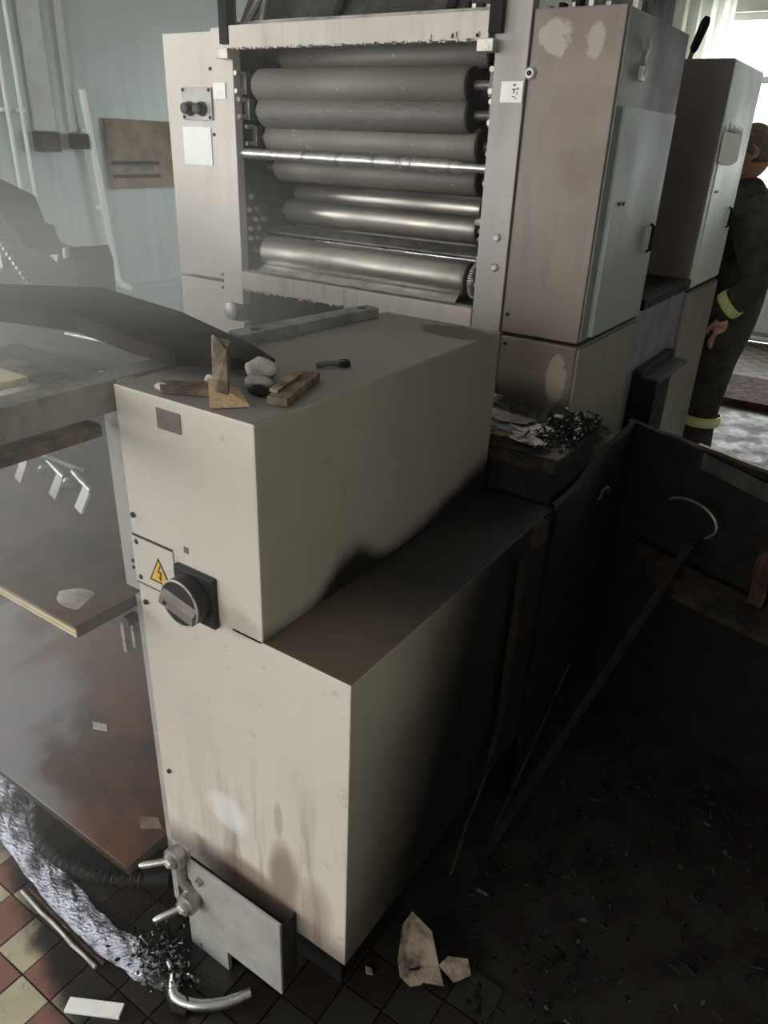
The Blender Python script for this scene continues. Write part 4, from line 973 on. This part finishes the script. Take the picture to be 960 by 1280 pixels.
edges = [('pel', 'wai'), ('wai', 'che'), ('che', 'sho'), ('sho', 'nec'), ('nec', 'nk2'), ('sho', 'sl'), ('sl', 'ela'), ('ela', 'el'), ('el', 'fa'), ('fa', 'wr'), ('sho', 'sr'), ('sr', 'er'), ('er', 'wrr'),
         ('pel', 'hl'), ('hl', 'kl'), ('kl', 'cl'), ('cl', 'al'), ('pel', 'hr'), ('hr', 'kr'), ('kr', 'ar')]
skin_body('body', (nodes, edges), 'turnout', person, 2)
# head with face
hb = bmesh.new(); bmesh.ops.create_uvsphere(hb, u_segments=40, v_segments=30, radius=1)
HC = Vector(q(-.035, 0, 1.755))
for v in hb.verts:
    x, y, z = v.co
    X, Yy, Z = x*.100, y*.078, z*.122
    if z < -.2: X *= 1-.22*(-z-.2) if x > 0 else 1-.05*(-z); Yy *= 1-.30*(-z-.2)
    f = -x                                     # face looks towards -X
    if f > .75:
        X -= .026*math.exp(-((y)/.16)**2-((z+.12)/.13)**2)        # nose
        X -= .007*math.exp(-(y/.3)**2-((z+.46)/.08)**2)           # lips
        X -= .010*math.exp(-(y/.35)**2-((z+.78)/.14)**2)          # chin
        for s_ in (-1, 1): X += .010*math.exp(-((y-s_*.42)/.16)**2-((z-.06)/.10)**2)   # eye sockets
        X -= .006*math.exp(-(y/.6)**2-((z-.25)/.08)**2)           # brow
    v.co = Vector((X, Yy, Z))+HC
me = bpy.data.meshes.new('head'); hb.to_mesh(me); hb.free(); me.materials.append(M['skin'])
for p in me.polygons: p.use_smooth = True
head = bpy.data.objects.new('head', me); COL.objects.link(head); head.parent = person; head.matrix_parent_inverse = person.matrix_world.inverted()
for s_ in (-1, 1):
    e = MB(); e.lathe(HC+Vector((-.078, s_*.032, .008)), HC+Vector((-.092, s_*.033, .008)), [(0, .012), (.5, .011), (1, .004)], 12); e.build('eye', 'white_paint', head, True)
    MB().sheet(lambda u, v: HC+Vector((.012+.034*math.sin(v*3.14)*u+.004*v, s_*(.074+.018*u), -.03+.062*v)), 5, 8, .006).build('ear', 'skin', head, True)
hb = bmesh.new(); bmesh.ops.create_uvsphere(hb, u_segments=32, v_segments=24, radius=1)
dele = []
for v in hb.verts:
    x, y, z = v.co
    if z < (.45 if x < -.35 else (-.02 if x < .15 else -.38)): dele.append(v)
    v.co = Vector((x*.106, y*.083, z*.128))+HC
bmesh.ops.delete(hb, geom=dele, context='VERTS')
me = bpy.data.meshes.new('hair'); hb.to_mesh(me); hb.free(); me.materials.append(M['hair'])
for p in me.polygons: p.use_smooth = True
ho = bpy.data.objects.new('hair', me); COL.objects.link(ho); ho.parent = head; ho.matrix_parent_inverse = Matrix.Identity(4)
ho.modifiers.new('solid', 'SOLIDIFY').thickness = .004
# collar, bands, hand, boots
def cuffband(p, d, r0, r1, h, name, mat, par):
    p = Vector(p); d = Vector(d).normalized()
    n = 28; a = d.orthogonal().normalized(); b = d.cross(a); mb = MB()
    mb.sheet(lambda u, v: p+d*(h*(v-.5))+(a*math.cos(u*6.2832)*r0+b*math.sin(u*6.2832)*r1), n, 2, .004)
    return mb.build(name, mat, par, True)
arm_d = Vector(nodes['wr'][0])-Vector(nodes['fa'][0])
for nm, mt, dh, h in (('sleeve_band', 'reflective', .0, .045), ('sleeve_band_centre', 'reflective_silver', .0, .015)):
    cuffband(Vector(nodes['wr'][0])-arm_d*.25, arm_d, .068+(.002 if 'centre' in nm else 0), .068+(.002 if 'centre' in nm else 0), h, nm, mt, person)
cuffband(Vector(nodes['wr'][0])+arm_d*.22, arm_d, .058, .058, .06, 'cuff', 'turnout', person)
for k, (nx_, r_) in enumerate((('cl', .092),)):
    for s_, nm in ((-1, 'l'), (1, 'r')):
        xx = .037 if s_ < 0 else -.05
        cuffband(q(xx, s_*.105, .505), (0, 0, 1), r_+.003, r_+.001, .05, 'trouser_band', 'reflective', person)
        cuffband(q(xx, s_*.105, .505), (0, 0, 1), r_+.005, r_+.003, .017, 'trouser_band_centre', 'reflective_silver', person)
# hand: palm and five fingers
wv = Vector(nodes['wr'][0])+arm_d*.25+Vector((.022, 0, -.03))
hn = {'w': (tuple(wv), (.022, .028)), 'p1': (tuple(wv+Vector((-.012, 0, -.038))), (.018, .034)), 'p2': (tuple(wv+Vector((-.018, 0, -.072))), (.016, .038))}
he = [('w', 'p1'), ('p1', 'p2')]
for k, (dy_, ln) in enumerate(((-.030, .075), (-.010, .084), (.010, .078), (.028, .062))):
    b0 = wv+Vector((-.020, dy_, -.078))
    hn['f%da' % k] = (tuple(b0), (.0095, .0095)); hn['f%db' % k] = (tuple(b0+Vector((-.018, 0, -.55*ln))), (.009, .009)); hn['f%dc' % k] = (tuple(b0+Vector((-.012, .002, -.98*ln))), (.0075, .0075))
    he += [('p2', 'f%da' % k), ('f%da' % k, 'f%db' % k), ('f%db' % k, 'f%dc' % k)]
hn['t1'] = (tuple(wv+Vector((-.030, -.028, -.03))), (.012, .012)); hn['t2'] = (tuple(wv+Vector((-.055, -.032, -.062))), (.010, .010)); hn['t3'] = (tuple(wv+Vector((-.064, -.030, -.09))), (.008, .008))
he += [('p1', 't1'), ('t1', 't2'), ('t2', 't3')]
skin_body('hand', (hn, he), 'skin', person, 2)
wr2 = Vector(nodes['wrr'][0]); h2 = {'w': (tuple(wr2+Vector((-.01, 0, -.03))), (.022, .028)), 'p': (tuple(wr2+Vector((-.03, 0, -.10))), (.016, .038))}; e2 = [('w', 'p')]
for k, dy_ in enumerate((-.030, -.010, .010, .028)):
    h2['a%d' % k] = (tuple(wr2+Vector((-.032, dy_, -.105))), (.0095, .0095)); h2['b%d' % k] = (tuple(wr2+Vector((-.045, dy_, -.15))), (.009, .009)); h2['c%d' % k] = (tuple(wr2+Vector((-.035, dy_, -.185))), (.0075, .0075))
    e2 += [('p', 'a%d' % k), ('a%d' % k, 'b%d' % k), ('b%d' % k, 'c%d' % k)]
h2['t1'] = (tuple(wr2+Vector((-.05, .02, -.07))), (.011, .011)); h2['t2'] = (tuple(wr2+Vector((-.075, .02, -.11))), (.009, .009)); e2 += [('p', 't1'), ('t1', 't2')]
skin_body('hand', (h2, e2), 'skin', person, 2)
for s_, xx in ((-1, .05), (1, -.04)):
    bt = {'a': (q(xx+.01, s_*.105, .17), (.065, .06)), 'h': (q(xx+.03, s_*.105, .06), (.055, .05)), 'b': (q(xx-.08, s_*.105, .05), (.045, .05)), 't': (q(xx-.17, s_*.105, .042), (.038, .045))}
    skin_body('boot', (bt, [('a', 'h'), ('h', 'b'), ('b', 't')]), 'boot', person, 2)

# ================================================================== SMOKE HAZE at left, its volume also standing in for the lens veil
def haze():
    g = NT('veil_volume'); x, y, z = g.pos()
    g.t.nodes.remove(g.b)
    vs = g.n('ShaderNodeVolumeScatter'); vs.inputs['Color'].default_value = (.94, .93, .90, 1); vs.inputs['Anisotropy'].default_value = 0.0
    d = g.ma('MULTIPLY', g.ma('MULTIPLY', g.ss(x, -.72, -1.25), g.ss(z, .35, .95)), g.ma('MULTIPLY', g.ss(z, 1.75, 1.45), g.ss(y, 1.5, 1.2)))
    d = g.ma('ADD', g.ma('MULTIPLY', d, .60), g.ma('MULTIPLY', g.ss(x, -.5, -1.1), .045))
    g.t.links.new(d, vs.inputs['Density'])
    g.t.links.new(vs.outputs[0], g.t.nodes['Material Output'].inputs['Volume'])
    M['smoke'] = g.m  # smoke haze material, also standing in for the lens veil
    o = MB().box(-2.7, -.50, .12, 1.88, .30, 2.15).build('veil_haze', 'smoke')
    tag(o, 'thin grey smoke haze over the delivery frame at left, doubling as lens veil', 'haze', None, 'stuff')
haze()
